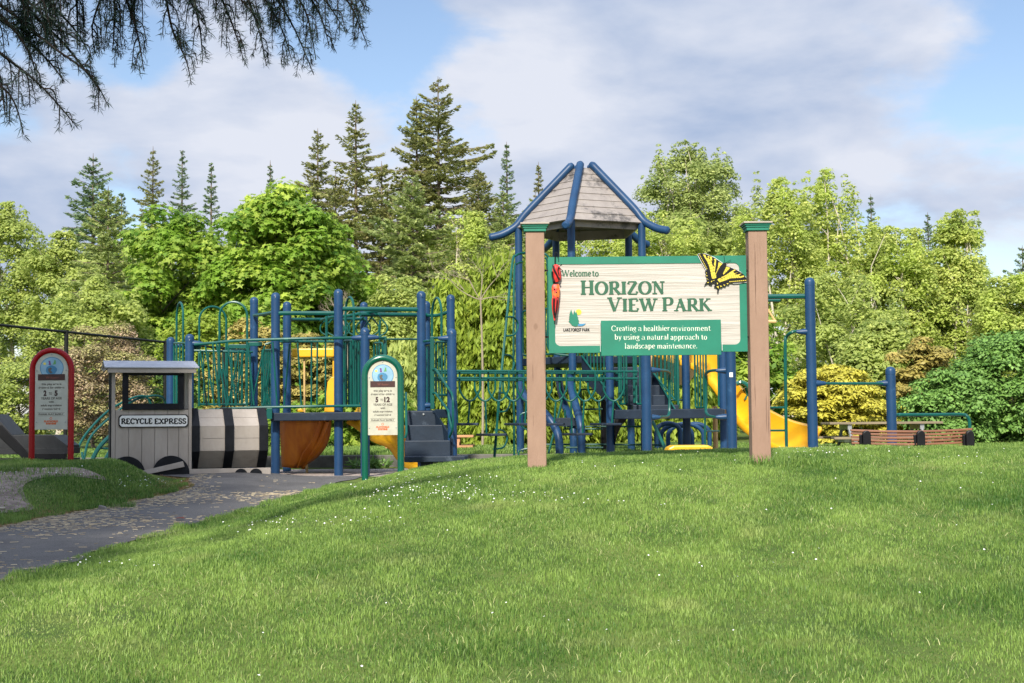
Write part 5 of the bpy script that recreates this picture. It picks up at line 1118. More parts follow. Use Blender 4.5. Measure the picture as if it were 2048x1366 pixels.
# ladder climber on the left of the tower, with D shaped rungs
tb(tw, smoothpath([P(*p) for p in ((1098, 516, 23.2), (1090, 508, 23.2), (1070, 506, 23.2), (1045, 506.5, 23), (1032, 511, 22.8), (1025, 524, 22.7), (1015, 620, 22.2), (1003, 745, 21.7), (994, 850, 21.2), (988, 925, 21))], 5), .020, name='ladder_side')
tb(tw, smoothpath([P(*p) for p in ((1045, 524, 23.6), (1034, 528, 23.4), (1028.5, 545, 23.2), (1027, 700, 22.8), (1028.5, 925, 22.4))], 5), .017, name='ladder_side')
tb(tw, smoothpath([P(*p) for p in ((1090, 515, 23), (1095, 528, 23), (1096.5, 600, 23), (1095, 680, 23), (1099, 700, 23), (1112, 708, 23), (1150, 712, 23))], 5), .018, name='ladder_side')
for x0_, yt_, dx_ in ((1013, 634, 23), (1006, 710, 22), (998, 786, 22), (990, 860, 24)):
    tb(tw, smoothpath([P(x0_, yt_, 22), P(x0_ + dx_ * .65, yt_ + 1, 22.2), P(x0_ + dx_, yt_ + 14, 22.3), P(x0_ + dx_ * .9, yt_ + 27, 22.2), P(x0_ + dx_ * .6, yt_ + 36, 22.1), P(x0_ - 3, yt_ + 38, 22)], 4), .015, name='rung')
for x0_, yt_, dx_ in ((1055, 824, -15), (1055, 897, -18)):
    tb(tw, smoothpath([P(x0_, yt_, 22.3), P(x0_ + dx_ * .8, yt_ + 4, 22.3), P(x0_ + dx_, yt_ + 14, 22.3), P(x0_ + dx_ * .8, yt_ + 28, 22.3), P(x0_, yt_ + 36, 22.3)], 4), .014, name='rung')
# hanging step bridge
yF = lambda x_: 20.3 + (x_ - 915) / 360 * .9
for yy, r_ in ((742, .017), (756, .017)):
    tb(tw, [(868, yy, 20.2), (1275, yy + 1, 21.2)], r_); tb(tw, [(868, yy + 4, 20.95), (1237, yy + 4.5, 21.85)], r_ * .95)
for k in range(6):
    xs_ = 939.5 + k * 57.6; xb_ = 970 + k * 56.6 - 56.6 * 0
    for (c_, dY, sh) in ((xs_, 0, 0), (970 + k * 57 - 30 * 0 - (2 * k * .2), .72, 4)):
        if dY and k == 5: continue
        Yc = yF(c_) + dY; w_ = 20.5
        pts = [(c_ - w_, 742 + sh), (c_ - w_, 772), (c_ - w_ * .92, 783), (c_ - w_ * .5, 797), (c_, 802), (c_ + w_ * .5, 797), (c_ + w_ * .92, 783), (c_ + w_, 772), (c_ + w_, 742 + sh)]
        tb(tw, smoothpath([P(a, b, Yc) for a, b in pts], 4), .0145, name='hanging_loop')
steps_ = [(939.5, 913, 846), (996.5, 971, 867), (1053, 1027, 846), (1111.5, 1085, 846), (1168, 1142, 866), (1227, 1198, 846)]
for (f_, b_, y_) in steps_:
    fp_, bp_ = P(f_ - 3, y_, yF(f_) - .02), P(b_ + 2, y_, yF(b_) + .66)
    tb(tw, [P(f_, 802, yF(f_)), P(f_ - 3, y_, yF(f_))], .014, name='hanger'); tb(tw, [P(b_, 802, yF(b_) + .72), P(b_ + 2, y_, yF(b_) + .7)], .014, name='hanger')
    d_ = (bp_ - fp_); d_.z = 0; d_.normalize(); e_ = Vector((d_.y, -d_.x, 0)) * .16
    c1, c2 = fp_ - d_ * .1, bp_ + d_ * .08; mb = MB(); mb.prism([c1 - e_ * .7, c1 + e_ * .7, fp_ + e_, bp_ + e_, c2 + e_ * .7, c2 - e_ * .7, bp_ - e_, fp_ - e_], (0, 0, -.035)); mb.build('hanging_step', M['navy'], tw, bevel=.01)
# overhead rails and bars to the right
tb(tw, [(1461, 594, 18.6), (1622, 592.5, 18.2)], .033, name='overhead_rail'); tb(tw, [(1446, 601, 19.6), (1560, 600.5, 19.6)], .024, name='overhead_rail')
tb(tw, smoothpath([P(*p) for p in ((1573.5, 925, 18.5), (1571.5, 800, 18.5), (1570.5, 690, 18.5), (1573, 674, 18.5), (1583, 665, 18.4), (1596, 662.5, 18.4), (1622, 663.5, 18.2))], 5), .021, name='ladder_side')
for yy in (815, 861): tb(tw, [(1500, yy, 18.9), (1574, yy, 18.5)], .014, name='rung')
tb(tw, [(1632, 767, 18.2), (1780, 767, 18.4)], .018, name='turning_bar'); clamp(tw, 1622, 767, 18.2, 1); clamp(tw, 1782, 766.5, 18.4, -1); clamp(tw, 1622, 663.5, 18.2, -1)
tb(tw, smoothpath([P(*p) for p in ((1790, 829.5, 18.5), (1860, 829.5, 18.7), (1922, 829, 18.9), (1934, 833, 18.9), (1939, 845, 18.9), (1939.5, 880, 18.9), (1940, 925, 18.9))], 5), .022, name='turning_bar')
# slide
pth = sweep([P(1300, 700, 23.6), P(1340, 716, 23.4), P(1385, 730, 23.1), P(1420, 764, 22.7), P(1452, 810, 22.3), P(1485, 850, 21.8), P(1525, 876, 21.2), P(1570, 898, 20.6), P(1625, 912, 20.0)], n=8)
chute(tw, [(p, Vector((.25, .75, .62)).normalized(), Vector((.22, -.85, .55)).normalized()) for p, ac, u_ in pth], .66, .30, 'yellow', th=.03)
tb(tw, smoothpath([P(*p) for p in ((1472, 768, 21.9), (1484, 765, 21.9), (1496, 772, 21.8), (1501, 785, 21.8))], 5), .035, m='greenpaint', name='slide_ring')
mb = MB(); a = [P(1489, 776, 21.9), P(1502, 772, 21.9), P(1506, 800, 21.9), P(1488, 800, 21.9), P(1493, 790, 21.9)]; mb.prism(a, (0, .2, 0)); mb.build('slide_ring', M['greenpaint'], tw, bevel=.01)
mb = MB(); q = smoothpath([P(1296, 704, 24.2), P(1330, 722, 24.0), P(1366, 738, 23.6)], 6); mb.tube(q, .28, 20); mb.build('tube_slide', M['tan'], tw, smooth=True)
tb(tw, [(1429.5, 812, 22.6), (1432, 925, 22.6)], .04, m='tan', name='slide_support')
tb(tw, [(1490, 643, 23), (1552, 643, 23)], .028, m='tan', name='mast_bar'); tb(tw, [(1531, 612, 23), (1551, 643, 23)], .018, m='tan', name='mast_brace'); tb(tw, [(1500, 643, 23), (1506, 925, 23)], .03, m='tan', name='mast')
# ---- blue arch climber behind
ac_ = thing('arch_climber', 'low pale blue double arch climber seen under the tower deck', 'climber', tuple(P(1360, 900, 25)))
for (xa, xb, yt, Y_) in ((1314, 1361, 847, 25), (1323, 1385, 850, 25.6), (1337, 1408, 848, 26.2), (1362, 1420, 848, 26.6)):
    mb = MB(); a, b = P(xa, 925, Y_), P(xb, 925, Y_); zt_ = P(xa, yt, Y_).z; c = (a + b) / 2; rad = (b.x - a.x) / 2
    mb.tube([(a.x, Y_, -.1)] + [(c.x - rad * math.cos(R(t)), Y_, zt_ - rad * .7 + rad * .7 * math.sin(R(t))) for t in range(0, 181, 12)] + [(b.x, Y_, -.1)], .042, 10); mb.build('arch', M['blue'], ac_, smooth=True)
# yellow low tunnel behind the crest
tn = MB(); c = P(1378, 915, 18.6); a, b = P(1332, 900, 18.6), P(1428, 900, 18.6); zt_ = P(1378, 890.5, 18.6).z
prof = [(a.x, -.05), (a.x, zt_ - .09), (a.x + .03, zt_ - .03), (a.x + .09, zt_), (b.x - .09, zt_), (b.x - .03, zt_ - .03), (b.x, zt_ - .09), (b.x, -.05)]
tn.prism([(x_, 18.5, z_) for x_, z_ in prof], (0, .45, 0))
tag(tn.build('crawl_block', M['yellow'], bevel=.02), 'low rounded yellow plastic block showing over the grass beneath the tower deck', 'play block')
# ------------------------------------------------------------------ vegetation
def unit(v): return v / np.maximum(np.linalg.norm(v, axis=-1, keepdims=True), 1e-9)
def leafset(c, n, size, aspect=.6, axis=None, shape='leaf'):
    """one small face per leaf. c centres, n face normals, size lengths; axis = preferred long direction"""
    N_ = len(c); n = unit(n)
    a = axis if axis is not None else rng.normal(size=(N_, 3))
    a = unit(a - n * (a * n).sum(1, keepdims=True)); b = np.cross(n, a); s = size[:, None] if np.ndim(size) else size
    if shape == 'leaf':
        V = np.stack([c - a * s * .5, c + b * s * aspect * .5 - n * s * .06, c + a * s * .5, c - b * s * aspect * .5 - n * s * .06], 1)
        return V, 4
    if shape == 'star':   # lobed maple leaf
        rad = [.5, .22, .5, .2, .55, .2, .5, .22]; an = np.radians([-60, -20, 10, 50, 90, 130, 170, 200]) ; V = []
        rad = [.46, .24, .50, .26, .55, .26, .50, .24, .46, .12]; an = np.radians([-50, -15, 20, 55, 90, 125, 160, 195, 230, 270])
        for r_, q in zip(rad, an): V.append(c + (a * math.sin(q) + b * math.cos(q)) * s * r_)
        return np.stack(V, 1), 10
def plant_mesh(name, V, k, material, tint, parent):
    f = np.arange(len(V) * k).reshape(-1, k); return npmesh(name, V.reshape(-1, 3), f, material, tint, parent)
def clump_leaves(cs, rs, per, size, flat=.7, updir=.6, shape='leaf', aspect=.6, jitter=.35, shell=.55):
    """leaves around clump centres, denser towards each clump's skin"""
    K = len(cs); per = np.maximum(1, (np.asarray(per) * np.ones(K)).astype(int)); idx = np.repeat(np.arange(K), per); n = len(idx)
    d = unit(rng.normal(size=(n, 3))); d[:, 2] = np.where(d[:, 2] < -.35, -d[:, 2] * .7, d[:, 2]); r_ = rng.uniform(shell, 1.05, n) ** .8
    off = d * (rs[idx] * r_)[:, None]; off[:, 2] *= flat
    c = cs[idx] + off; nn = d * .8 + np.array([0, 0, updir]) + rng.normal(size=(n, 3)) * jitter
    sz = size * rng.uniform(.6, 1.25, n); V, k = leafset(c, nn, sz, aspect, shape=shape)
    t = np.clip(.45 + .22 * (off[:, 2] / (rs[idx] * flat + 1e-6)) * 0 + rng.normal(0, .22, n) + np.repeat(rng.normal(0, .16, K), per), 0, 1)
    return V, k, t
def limb_mesh(name, segs, material, parent):
    mb = MB()
    for pts, r0, r1 in segs:
        n = len(pts); mb.tube(pts, [r0 + (r1 - r0) * i / (n - 1) for i in range(n)], 6 if r0 < .08 else 9)
    return mb.build(name, material, parent, smooth=True)
def bend(a, b, sag=.1, n=5):
    a, b = Vector(a), Vector(b); L_ = (b - a).length; m = (a + b) / 2 + Vector((random.gauss(0, .07), random.gauss(0, .07), sag)) * L_
    return [a * (1 - t) ** 2 + m * 2 * t * (1 - t) + b * t * t for t in [i / n for i in range(n + 1)]]
def broadleaf(label, pxc, top, wpx, Y, lmat, leaf=.16, nclump=90, per=110, kind='tree', crown_lo=.25, bark='bark', cat='tree', shape='leaf', group=None, rc=(.30, .55), depth=.8, airy=False, name='tree', egg=0.0, lean=0, flat=.7, stems=1, aspect=.6, base=None, up_=.6, spikes=0):
    g0 = P(pxc, 850, Y); z0 = T(g0.x, Y) if base is None else base; H = P(pxc, top, Y).z - z0; Rw = wpx / 2 * Y / F; x0_ = g0.x
    t = thing(name, label, cat, (x0_, Y, z0), group)
    rw = Rw * np.array([1, depth, 1]); zc = z0 + H * (1 + crown_lo) / 2; hz = H * (1 - crown_lo) / 2
    d = unit(rng.normal(size=(nclump, 3))); nsp = spikes; rad = rng.uniform(.25, 1, nclump) ** (.45 if not airy else .6)
    cs = d * rad[:, None] * np.array([Rw, Rw * depth, hz]) * .86
    taper = 1 - egg * (cs[:, 2] / hz); cs[:, 0] *= taper; cs[:, 1] *= taper
    rs = rng.uniform(*rc, nclump) * min(1, Rw / 1.5 + .3); cs[:, 2] = np.minimum(cs[:, 2], hz - rs * flat)
    cs += np.array([x0_ + lean, Y, zc])
    if spikes:
        ex, er = [], []
        for _ in range(spikes):
            a_ = rng.uniform(0, 6.28); q = rng.uniform(0, .92); bx_, by_ = x0_ + lean + Rw * q * np.cos(a_), Y + Rw * depth * q * np.sin(a_); bz_ = zc + hz * math.sqrt(max(0, 1 - q * q)) * .78; hl = rng.uniform(.5, 1.3)
            for j in range(5): ex.append((bx_ + rng.normal(0, .05), by_ + rng.normal(0, .05), bz_ + hl * j / 4)); er.append(.34 - .055 * j)
        ex = np.array(ex); ex[:, 2] = np.minimum(ex[:, 2], z0 + H); cs = np.concatenate([cs, ex]); rs = np.concatenate([rs, np.array(er)]); nclump = len(cs)
    V, k, tt = clump_leaves(cs, rs, per * (rs / rs.mean()) ** 2, leaf, flat=flat, shape=shape, aspect=aspect, updir=up_)
    plant_mesh('crown', V, k, lmat, tt, t)
    tr_h = z0 + H * (crown_lo + .45 * (1 - crown_lo)); tr = Vector((x0_, Y, z0 - .2)); r0 = max(.05, H * .016)
    for s_ in range(stems):
        tr = Vector((x0_ + (random.uniform(-.4, .4) * Rw * .6 if s_ else 0), Y + (-Rw * depth * .75 if stems > 1 else 0) + random.uniform(-.3, .3), z0 - .2)); topv = Vector((x0_ + random.uniform(-.45, .45) * Rw, Y - (Rw * depth * .35 if stems > 1 else 0), z0 + H * .82))
        trunk = bend(tr, topv, .0, 8); segs = [(trunk, r0 * (1 if stems == 1 else random.uniform(.35, .6)), r0 * .10)]
        pick = np.linspace(0, nclump - 1, min(nclump, 22)).astype(int) if stems == 1 else np.argsort(np.hypot(cs[:, 0] - topv.x, cs[:, 1] - topv.y))[:24:3]
        for i in pick:
            e = Vector(cs[i]); fine = smoothpath(trunk, 6); q = min(fine, key=lambda v: abs(v.z - (e.z - math.hypot(e.x - v.x, e.y - v.y) * random.uniform(.6, 1.1))))
            segs.append((bend(q, e, .05), r0 * (.28 if stems == 1 else .16), r0 * .05))
        limb_mesh('trunk', segs, M[bark], t)
    return t
def conifer(label, pxc, top, Y, wpx, lmat, low=.1, whorl=.42, droop=.35, dens=1.0, group=None, base=None, upturn=.15, cut=None, spray=.24, shapep=.78, name='fir_tree', extra=(), sprw=.10, hang=.25):
    g0 = P(pxc, 850, Y); z0 = T(g0.x, Y) if base is None else base; z1 = P(pxc, top, Y).z; H = z1 - z0; Rb = wpx / 2 * Y / F * 1.75
    t = thing(name, label, 'tree', (g0.x, Y, z0), group); segs = []; C_, A_, Nn, S_ = [], [], [], []
    z = z0 + H * low; br = []
    while z < z1 - .12:
        f = (z1 - z) / (H * (1 - low)); L_ = Rb * f ** shapep
        nb = 5 if L_ > .6 else 4
        a0 = random.uniform(0, 6.28)
        for k in range(nb):
            l = L_ * random.uniform(.72, 1.08); 
            l *= random.choice((1, 1, .8, 1.15, .6, 1.3)) if L_ > .5 else 1
            br.append((z + random.uniform(-.12, .12), a0 + 6.283 * k / nb + random.uniform(-.3, .3), max(l, .10)))
        z += whorl * (.45 + .55 * f) * random.uniform(.8, 1.2)
    for (px_, py_, side, l) in extra: q = P(px_, py_, Y); br.append((q.z, 0 if side > 0 else math.pi, l))
    for z, az, L_ in br:
        d = np.array([math.cos(az), math.sin(az), 0.0]); f = (z1 - z) / H; slope = .42 * (1 - f * 2.0) + random.gauss(0, .10) ; n = max(3, int(L_ / .28)); p0 = np.array([g0.x, Y, z]); pts = []
        for i in range(n + 1):
            s = i / n; pts.append(p0 + d * L_ * s + np.array([0, 0, L_ * (slope * s - droop * s * s * min(1, f * 1.8) + upturn * s ** 4)]))
        segs.append(([Vector(p) for p in pts], .012 + L_ * .012, .006))
        m = int((14 + L_ * 62) * dens); s = rng.uniform(.06, 1, m) ** .75; base_ = np.array([np.interp(s, np.linspace(0, 1, n + 1), np.array(pts)[:, j]) for j in range(3)]).T
        side = np.array([-d[1], d[0], 0]); w_ = rng.uniform(-1, 1, m); wid = L_ * .34 * (1 - s * .75) + .06
        off = side[None] * (w_ * wid)[:, None]; ax = d[None] * (.75) + side[None] * np.sign(w_)[:, None] * .8 + rng.normal(size=(m, 3)) * .25; ax[:, 2] -= hang + rng.uniform(0, .35, m) * min(1, f * 2)
        c = base_ + off; c[:, 2] -= np.abs(w_) * wid * .35 + rng.uniform(0, .06, m)
        C_.append(c); A_.append(ax); Nn.append(np.array([0, 0, 1.0]) + rng.normal(size=(m, 3)) * .55 - ax * .2); S_.append(rng.uniform(.6, 1.2, m) * spray * (min(1, .45 + L_ * .4)))
    C_, A_, Nn, S_ = map(np.concatenate, (C_, A_, Nn, S_))
    # leader tip
    V, k = leafset(C_, Nn, S_, sprw / spray * 1.0, axis=A_)
    plant_mesh('crown', V, k, lmat, np.clip(rng.normal(.45, .24, len(C_)), 0, 1), t)
    mb = MB(); tr = [Vector((g0.x, Y, z0 - .2)), Vector((g0.x, Y, z0 + H * .5)), Vector((g0.x, Y, z1 - .25)), Vector((g0.x, Y, z1))]; r0 = H * .011; mb.tube(tr, [r0, r0 * .6, .02, .006], 8)
    for pts, a, b in segs: mb.tube(pts, [a + (b - a) * i / (len(pts) - 1) for i in range(len(pts))], 4, caps=False)
    mb.build('trunk', M['bark'], t, smooth=True); return t

L = {}
L['maple'] = leafmat('maple_leaves', (.095, .22, .025), (.54, .66, .11), (.26, .43, .05), .5)
L['alder'] = leafmat('alder_leaves', (.26, .36, .07), (.74, .78, .24), (.56, .66, .16), .55)
L['airy'] = leafmat('airy_tree_leaves', (.20, .28, .08), (.60, .66, .24), (.40, .48, .15), .5)
L['mid'] = leafmat('woodland_leaves', (.22, .31, .07), (.66, .72, .22), (.48, .56, .16), .55)
L['fir'] = leafmat('fir_needles', (.14, .18, .055), (.46, .47, .17), (.34, .33, .12), .45)
L['firblue'] = leafmat('blue_green_fir_needles', (.10, .18, .09), (.33, .44, .20), (.24, .34, .15), .45)
L['firlight'] = leafmat('pale_green_fir_needles', (.19, .27, .085), (.58, .64, .24), (.43, .50, .18), .45)
L['thuja'] = leafmat('bright_cedar_sprays', (0.156, 0.240, 0.026), (0.504, 0.600, 0.084), (0.324, 0.432, 0.054), .5)
L['gold'] = leafmat('golden_cypress_sprays', (0.300, 0.275, 0.027), (0.720, 0.675, 0.106), (0.550, 0.500, 0.062), .25)
L['browncyp'] = leafmat('bronze_cypress_sprays', (0.203, 0.189, 0.043), (0.522, 0.420, 0.123), (0.348, 0.290, 0.072), .25)
L['shrub'] = leafmat('green_shrub_leaves', (0.080, 0.181, 0.038), (0.290, 0.493, 0.109), (0.174, 0.319, 0.072), .3)
L['pink'] = leafmat('pinkish_brown_shrub_leaves', (0.213, 0.188, 0.075), (0.625, 0.450, 0.325), (0.350, 0.338, 0.125), .25)
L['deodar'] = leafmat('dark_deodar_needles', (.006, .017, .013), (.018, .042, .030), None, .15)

GF = 'tall firs standing on the skyline'
conifer('tall dark fir with a ragged wide top standing left above the pale green trees', 182, 306, 52, 190, L['firblue'], whorl=.5, group=GF, base=0)
conifer('broad pale green fir standing in front of the ragged dark fir on the left', 213, 372, 42, 190, L['firlight'], whorl=.38, dens=1.2, base=0)
conifer('slim brownish fir on the skyline, tallest of the pair left of the big maple', 303, 292, 70, 120, L['fir'], whorl=.55, group=GF, base=0)
conifer('slim grey green fir on the skyline close beside the brownish one', 362, 300, 72, 105, L['firblue'], whorl=.55, group=GF, base=0)
conifer('small dark fir tip rising straight out of the left shoulder of the big maple', 421, 326, 66, 80, L['firblue'], whorl=.5, group=GF, base=0)
conifer('tiny dark fir tip rising over the middle of the big maple', 540, 320, 66, 70, L['firblue'], whorl=.5, group=GF, base=0)
conifer('brownish fir at the right end of the big maple, lower than its neighbour', 636, 256, 56, 165, L['fir'], whorl=.45, group=GF, base=0, dens=1.2)
conifer('tall slender fir with a thin spire between the brownish fir and the highest fir', 713, 200, 54, 200, L['fir'], whorl=.52, group=GF, base=0, shapep=.8)
conifer('highest fir of all with long uneven boughs reaching out to its right', 880, 152, 56, 250, L['fir'], whorl=.62, group=GF, base=0, droop=.22, dens=1.25, shapep=.75, extra=((880, 300, 1, 2.2), (880, 330, 1, 2.3), (880, 360, 1, 1.8)))
conifer('second fir leaning against the left side of the highest fir', 836, 192, 57, 190, L['fir'], whorl=.5, group=GF, base=0, dens=1.2)
conifer('pale green broad fir low in front of the highest fir', 828, 352, 42, 250, L['firlight'], whorl=.36, dens=1.3, base=0)
conifer('small blue green fir tip left of the tower roof', 1018, 283, 66, 95, L['firblue'], whorl=.5, group=GF, base=0)
conifer('thin brown fir tip just left of the tower roof edge', 1082, 323, 66, 70, L['fir'], whorl=.5, group=GF, base=0)
conifer('small dark fir tip over the bright alders on the right', 1752, 388, 70, 75, L['firblue'], whorl=.5, group=GF, base=0)
conifer('small dark fir tip between the two rightmost alder crowns', 1866, 424, 66, 85, L['firblue'], whorl=.5, group=GF, base=0)
conifer('dark fir cut by the right edge of the picture', 2055, 490, 54, 120, L['firblue'], whorl=.45, group=GF, base=0)
conifer('brownish fir crown half hidden behind the tower roof', 960, 335, 50, 230, L['fir'], whorl=.42, base=0, dens=1.1)
conifer('brownish green fir filling the gap between the tower roof and the pale fir', 1075, 385, 47, 190, L['firlight'], whorl=.42, base=0, dens=1.1)

conifer('olive fir filling the skyline dip right of the slender spire', 765, 322, 50, 190, L['fir'], whorl=.42, base=0, dens=1.2)
conifer('olive brown fir low between the brownish fir and the slender spire', 672, 345, 50, 170, L['fir'], whorl=.42, base=0, dens=1.2)
conifer('grey green fir low under the right boughs of the highest fir', 1010, 382, 48, 170, L['firlight'], whorl=.42, base=0, dens=1.1)
conifer('thin grey green fir right behind the ragged dark fir on the left', 240, 385, 55, 110, L['firblue'], whorl=.5, base=0)

G2 = 'broadleaved trees of the wood behind the playground'
broadleaf('great bright green maple with large lobed leaves behind the low play structure', 560, 352, 330, 38, L['maple'], leaf=.20, nclump=210, per=150, shape='star', rc=(.42, .72), crown_lo=.08, group=G2, name='maple_tree', flat=.75, base=.1)
broadleaf('lower yellow green maple joined to the left side of the great maple', 345, 398, 250, 38.5, L['maple'], leaf=.19, nclump=140, per=140, shape='star', rc=(.38, .66), crown_lo=.08, group=G2, name='maple_tree', flat=.72, base=.1)
broadleaf('maple crown with lobed leaves low on the right flank of the great maple', 670, 455, 180, 39.5, L['maple'], leaf=.19, nclump=90, per=130, shape='star', rc=(.4, .65), crown_lo=.05, group=G2, name='maple_tree', base=.1)
broadleaf('loose pale green tree at the left edge of the picture', 10, 410, 190, 44, L['mid'], leaf=.11, flat=.82, spikes=8, nclump=90, per=165, group=G2, airy=True, bark='palebark', egg=.15, base=.1)
broadleaf('round yellow green tree beside the left edge tree', 110, 472, 190, 43, L['mid'], leaf=.11, flat=.82, spikes=8, nclump=90, per=165, group=G2, airy=True, bark='palebark', base=.1)
broadleaf('pale green tree low in front of the left firs', 205, 560, 240, 36, L['mid'], leaf=.11, flat=.82, spikes=8, nclump=90, per=180, group=G2, crown_lo=.05, base=.1)
broadleaf('yellow green low tree with drooping sprays behind the fence', 395, 618, 170, 33.5, L['thuja'], leaf=.13, nclump=80, per=120, group=G2, crown_lo=.0, base=.1)
broadleaf('fresh green tree in the hollow below the great maple', 480, 600, 240, 35, L['maple'], leaf=.2, nclump=80, per=100, shape='star', group=G2, crown_lo=.0, base=.1)
broadleaf('bushy tree of mixed greens right of the great maple', 800, 560, 230, 38, L['mid'], leaf=.11, flat=.82, spikes=8, nclump=90, per=165, crown_lo=.0, group=G2, base=.1)
broadleaf('yellow green tree between the pale fir and the tower', 955, 430, 240, 43, L['alder'], leaf=.105, spikes=16, flat=.85, nclump=137, per=170, crown_lo=.05, group=G2, airy=True, bark='palebark', base=.1, stems=4)
broadleaf('sparse light green tree seen through the open tower posts', 1180, 425, 230, 45, L['alder'], leaf=.105, spikes=16, flat=.85, nclump=112, per=170, crown_lo=.2, group=G2, airy=True, bark='palebark', base=.1, stems=5)
broadleaf('tall round airy tree rising behind the tower roof and sign', 1392, 290, 300, 52, L['airy'], leaf=.12, flat=.9, spikes=26, nclump=230, per=170, rc=(.34, .62), crown_lo=.25, group=G2, airy=True, bark='palebark', base=.1, stems=5)
broadleaf('light green tree low under the tall airy tree', 1330, 430, 260, 44, L['alder'], leaf=.105, spikes=16, flat=.85, nclump=137, per=170, crown_lo=.1, group=G2, airy=True, bark='palebark', base=.1, stems=4)
broadleaf('fresh green alder with feathery top just right of the sign post', 1560, 362, 230, 42, L['alder'], leaf=.105, spikes=16, flat=.85, nclump=162, per=130, rc=(.25, .5), crown_lo=.12, group=G2, airy=True, bark='palebark', base=.1, egg=.25, stems=4)
broadleaf('feathery alder with a pointed crown, highest of the right-hand alders', 1672, 345, 200, 43, L['alder'], leaf=.105, spikes=16, flat=.85, nclump=150, per=130, rc=(.25, .5), crown_lo=.12, group=G2, airy=True, bark='palebark', base=.1, egg=.4, stems=4)
broadleaf('bright yellow green alder behind the tall blue bar post', 1790, 462, 230, 41, L['alder'], leaf=.105, spikes=16, flat=.85, nclump=162, per=170, rc=(.28, .52), crown_lo=.1, group=G2, airy=True, bark='palebark', base=.1, egg=.15, stems=4)
broadleaf('pointed alder standing over the brown slatted bench', 1925, 428, 170, 41, L['alder'], leaf=.105, spikes=16, flat=.85, nclump=150, per=170, rc=(.28, .5), crown_lo=.08, group=G2, airy=True, bark='palebark', base=.1, egg=.4, stems=4)
broadleaf('low rounded alder at the right edge of the picture', 2050, 560, 220, 39, L['alder'], leaf=.105, spikes=16, flat=.85, nclump=137, per=170, crown_lo=.05, group=G2, airy=True, bark='palebark', base=.1)
broadleaf('shaded mixed tree with pale bare stems behind the turning bars', 1690, 560, 330, 36, L['mid'], leaf=.11, flat=.82, spikes=8, nclump=110, per=127, crown_lo=.1, group=G2, airy=True, bark='palebark', base=.1, stems=4)
broadleaf('leafy low tree behind the yellow slide', 1500, 620, 220, 34, L['maple'], leaf=.17, nclump=80, per=95, crown_lo=.0, group=G2, bark='palebark', base=.1, stems=4)
broadleaf('leafy green tree low behind the tower stairs', 1310, 600, 260, 38, L['mid'], leaf=.11, flat=.82, spikes=8, nclump=90, per=150, crown_lo=.0, group=G2, base=.1)
G3 = 'shrubs at the edge of the play area'
broadleaf('big pinkish brown flowering shrub behind the chain-link fence', 205, 628, 240, 30, L['pink'], leaf=.06, nclump=150, per=300, rc=(.22, .38), crown_lo=-.1, cat='shrub', name='shrub', group=G3, depth=1, base=.17)
broadleaf('yellow green low shrub behind the left end of the fence', 45, 700, 170, 30.5, L['mid'], leaf=.09, nclump=90, per=130, rc=(.22, .4), crown_lo=-.1, cat='shrub', name='shrub', group=G3, base=.17)
broadleaf('dark green low shrub right of the pinkish brown one', 345, 700, 120, 31, L['shrub'], leaf=.1, nclump=60, per=130, rc=(.22, .38), crown_lo=-.1, cat='shrub', name='shrub', group=G3, base=.17)
broadleaf('bronze yellow cypress bush behind the low play structure', 500, 622, 190, 31, L['browncyp'], leaf=.12, nclump=130, per=120, rc=(.20, .36), crown_lo=-.1, cat='bush', name='cypress_bush', group=G3, base=.17, flat=.5, aspect=.4)
broadleaf('bronze yellow cypress bush seen under the yellow slide hood', 625, 640, 140, 31.5, L['browncyp'], leaf=.12, nclump=100, per=120, rc=(.20, .36), crown_lo=-.1, cat='bush', name='cypress_bush', group=G3, base=.17, flat=.5, aspect=.4)
broadleaf('dark leafy maple shrub low between the structure posts', 735, 770, 210, 29.5, L['maple'], leaf=.16, nclump=80, per=80, shape='star', rc=(.25, .42), crown_lo=-.1, cat='shrub', name='shrub', group=G3, base=.17)
broadleaf('leafy maple shrub low behind the far lawn under the deck', 600, 800, 150, 30, L['maple'], leaf=.15, nclump=60, per=80, shape='star', rc=(.22, .38), crown_lo=-.1, cat='shrub', name='shrub', group=G3, base=.17)
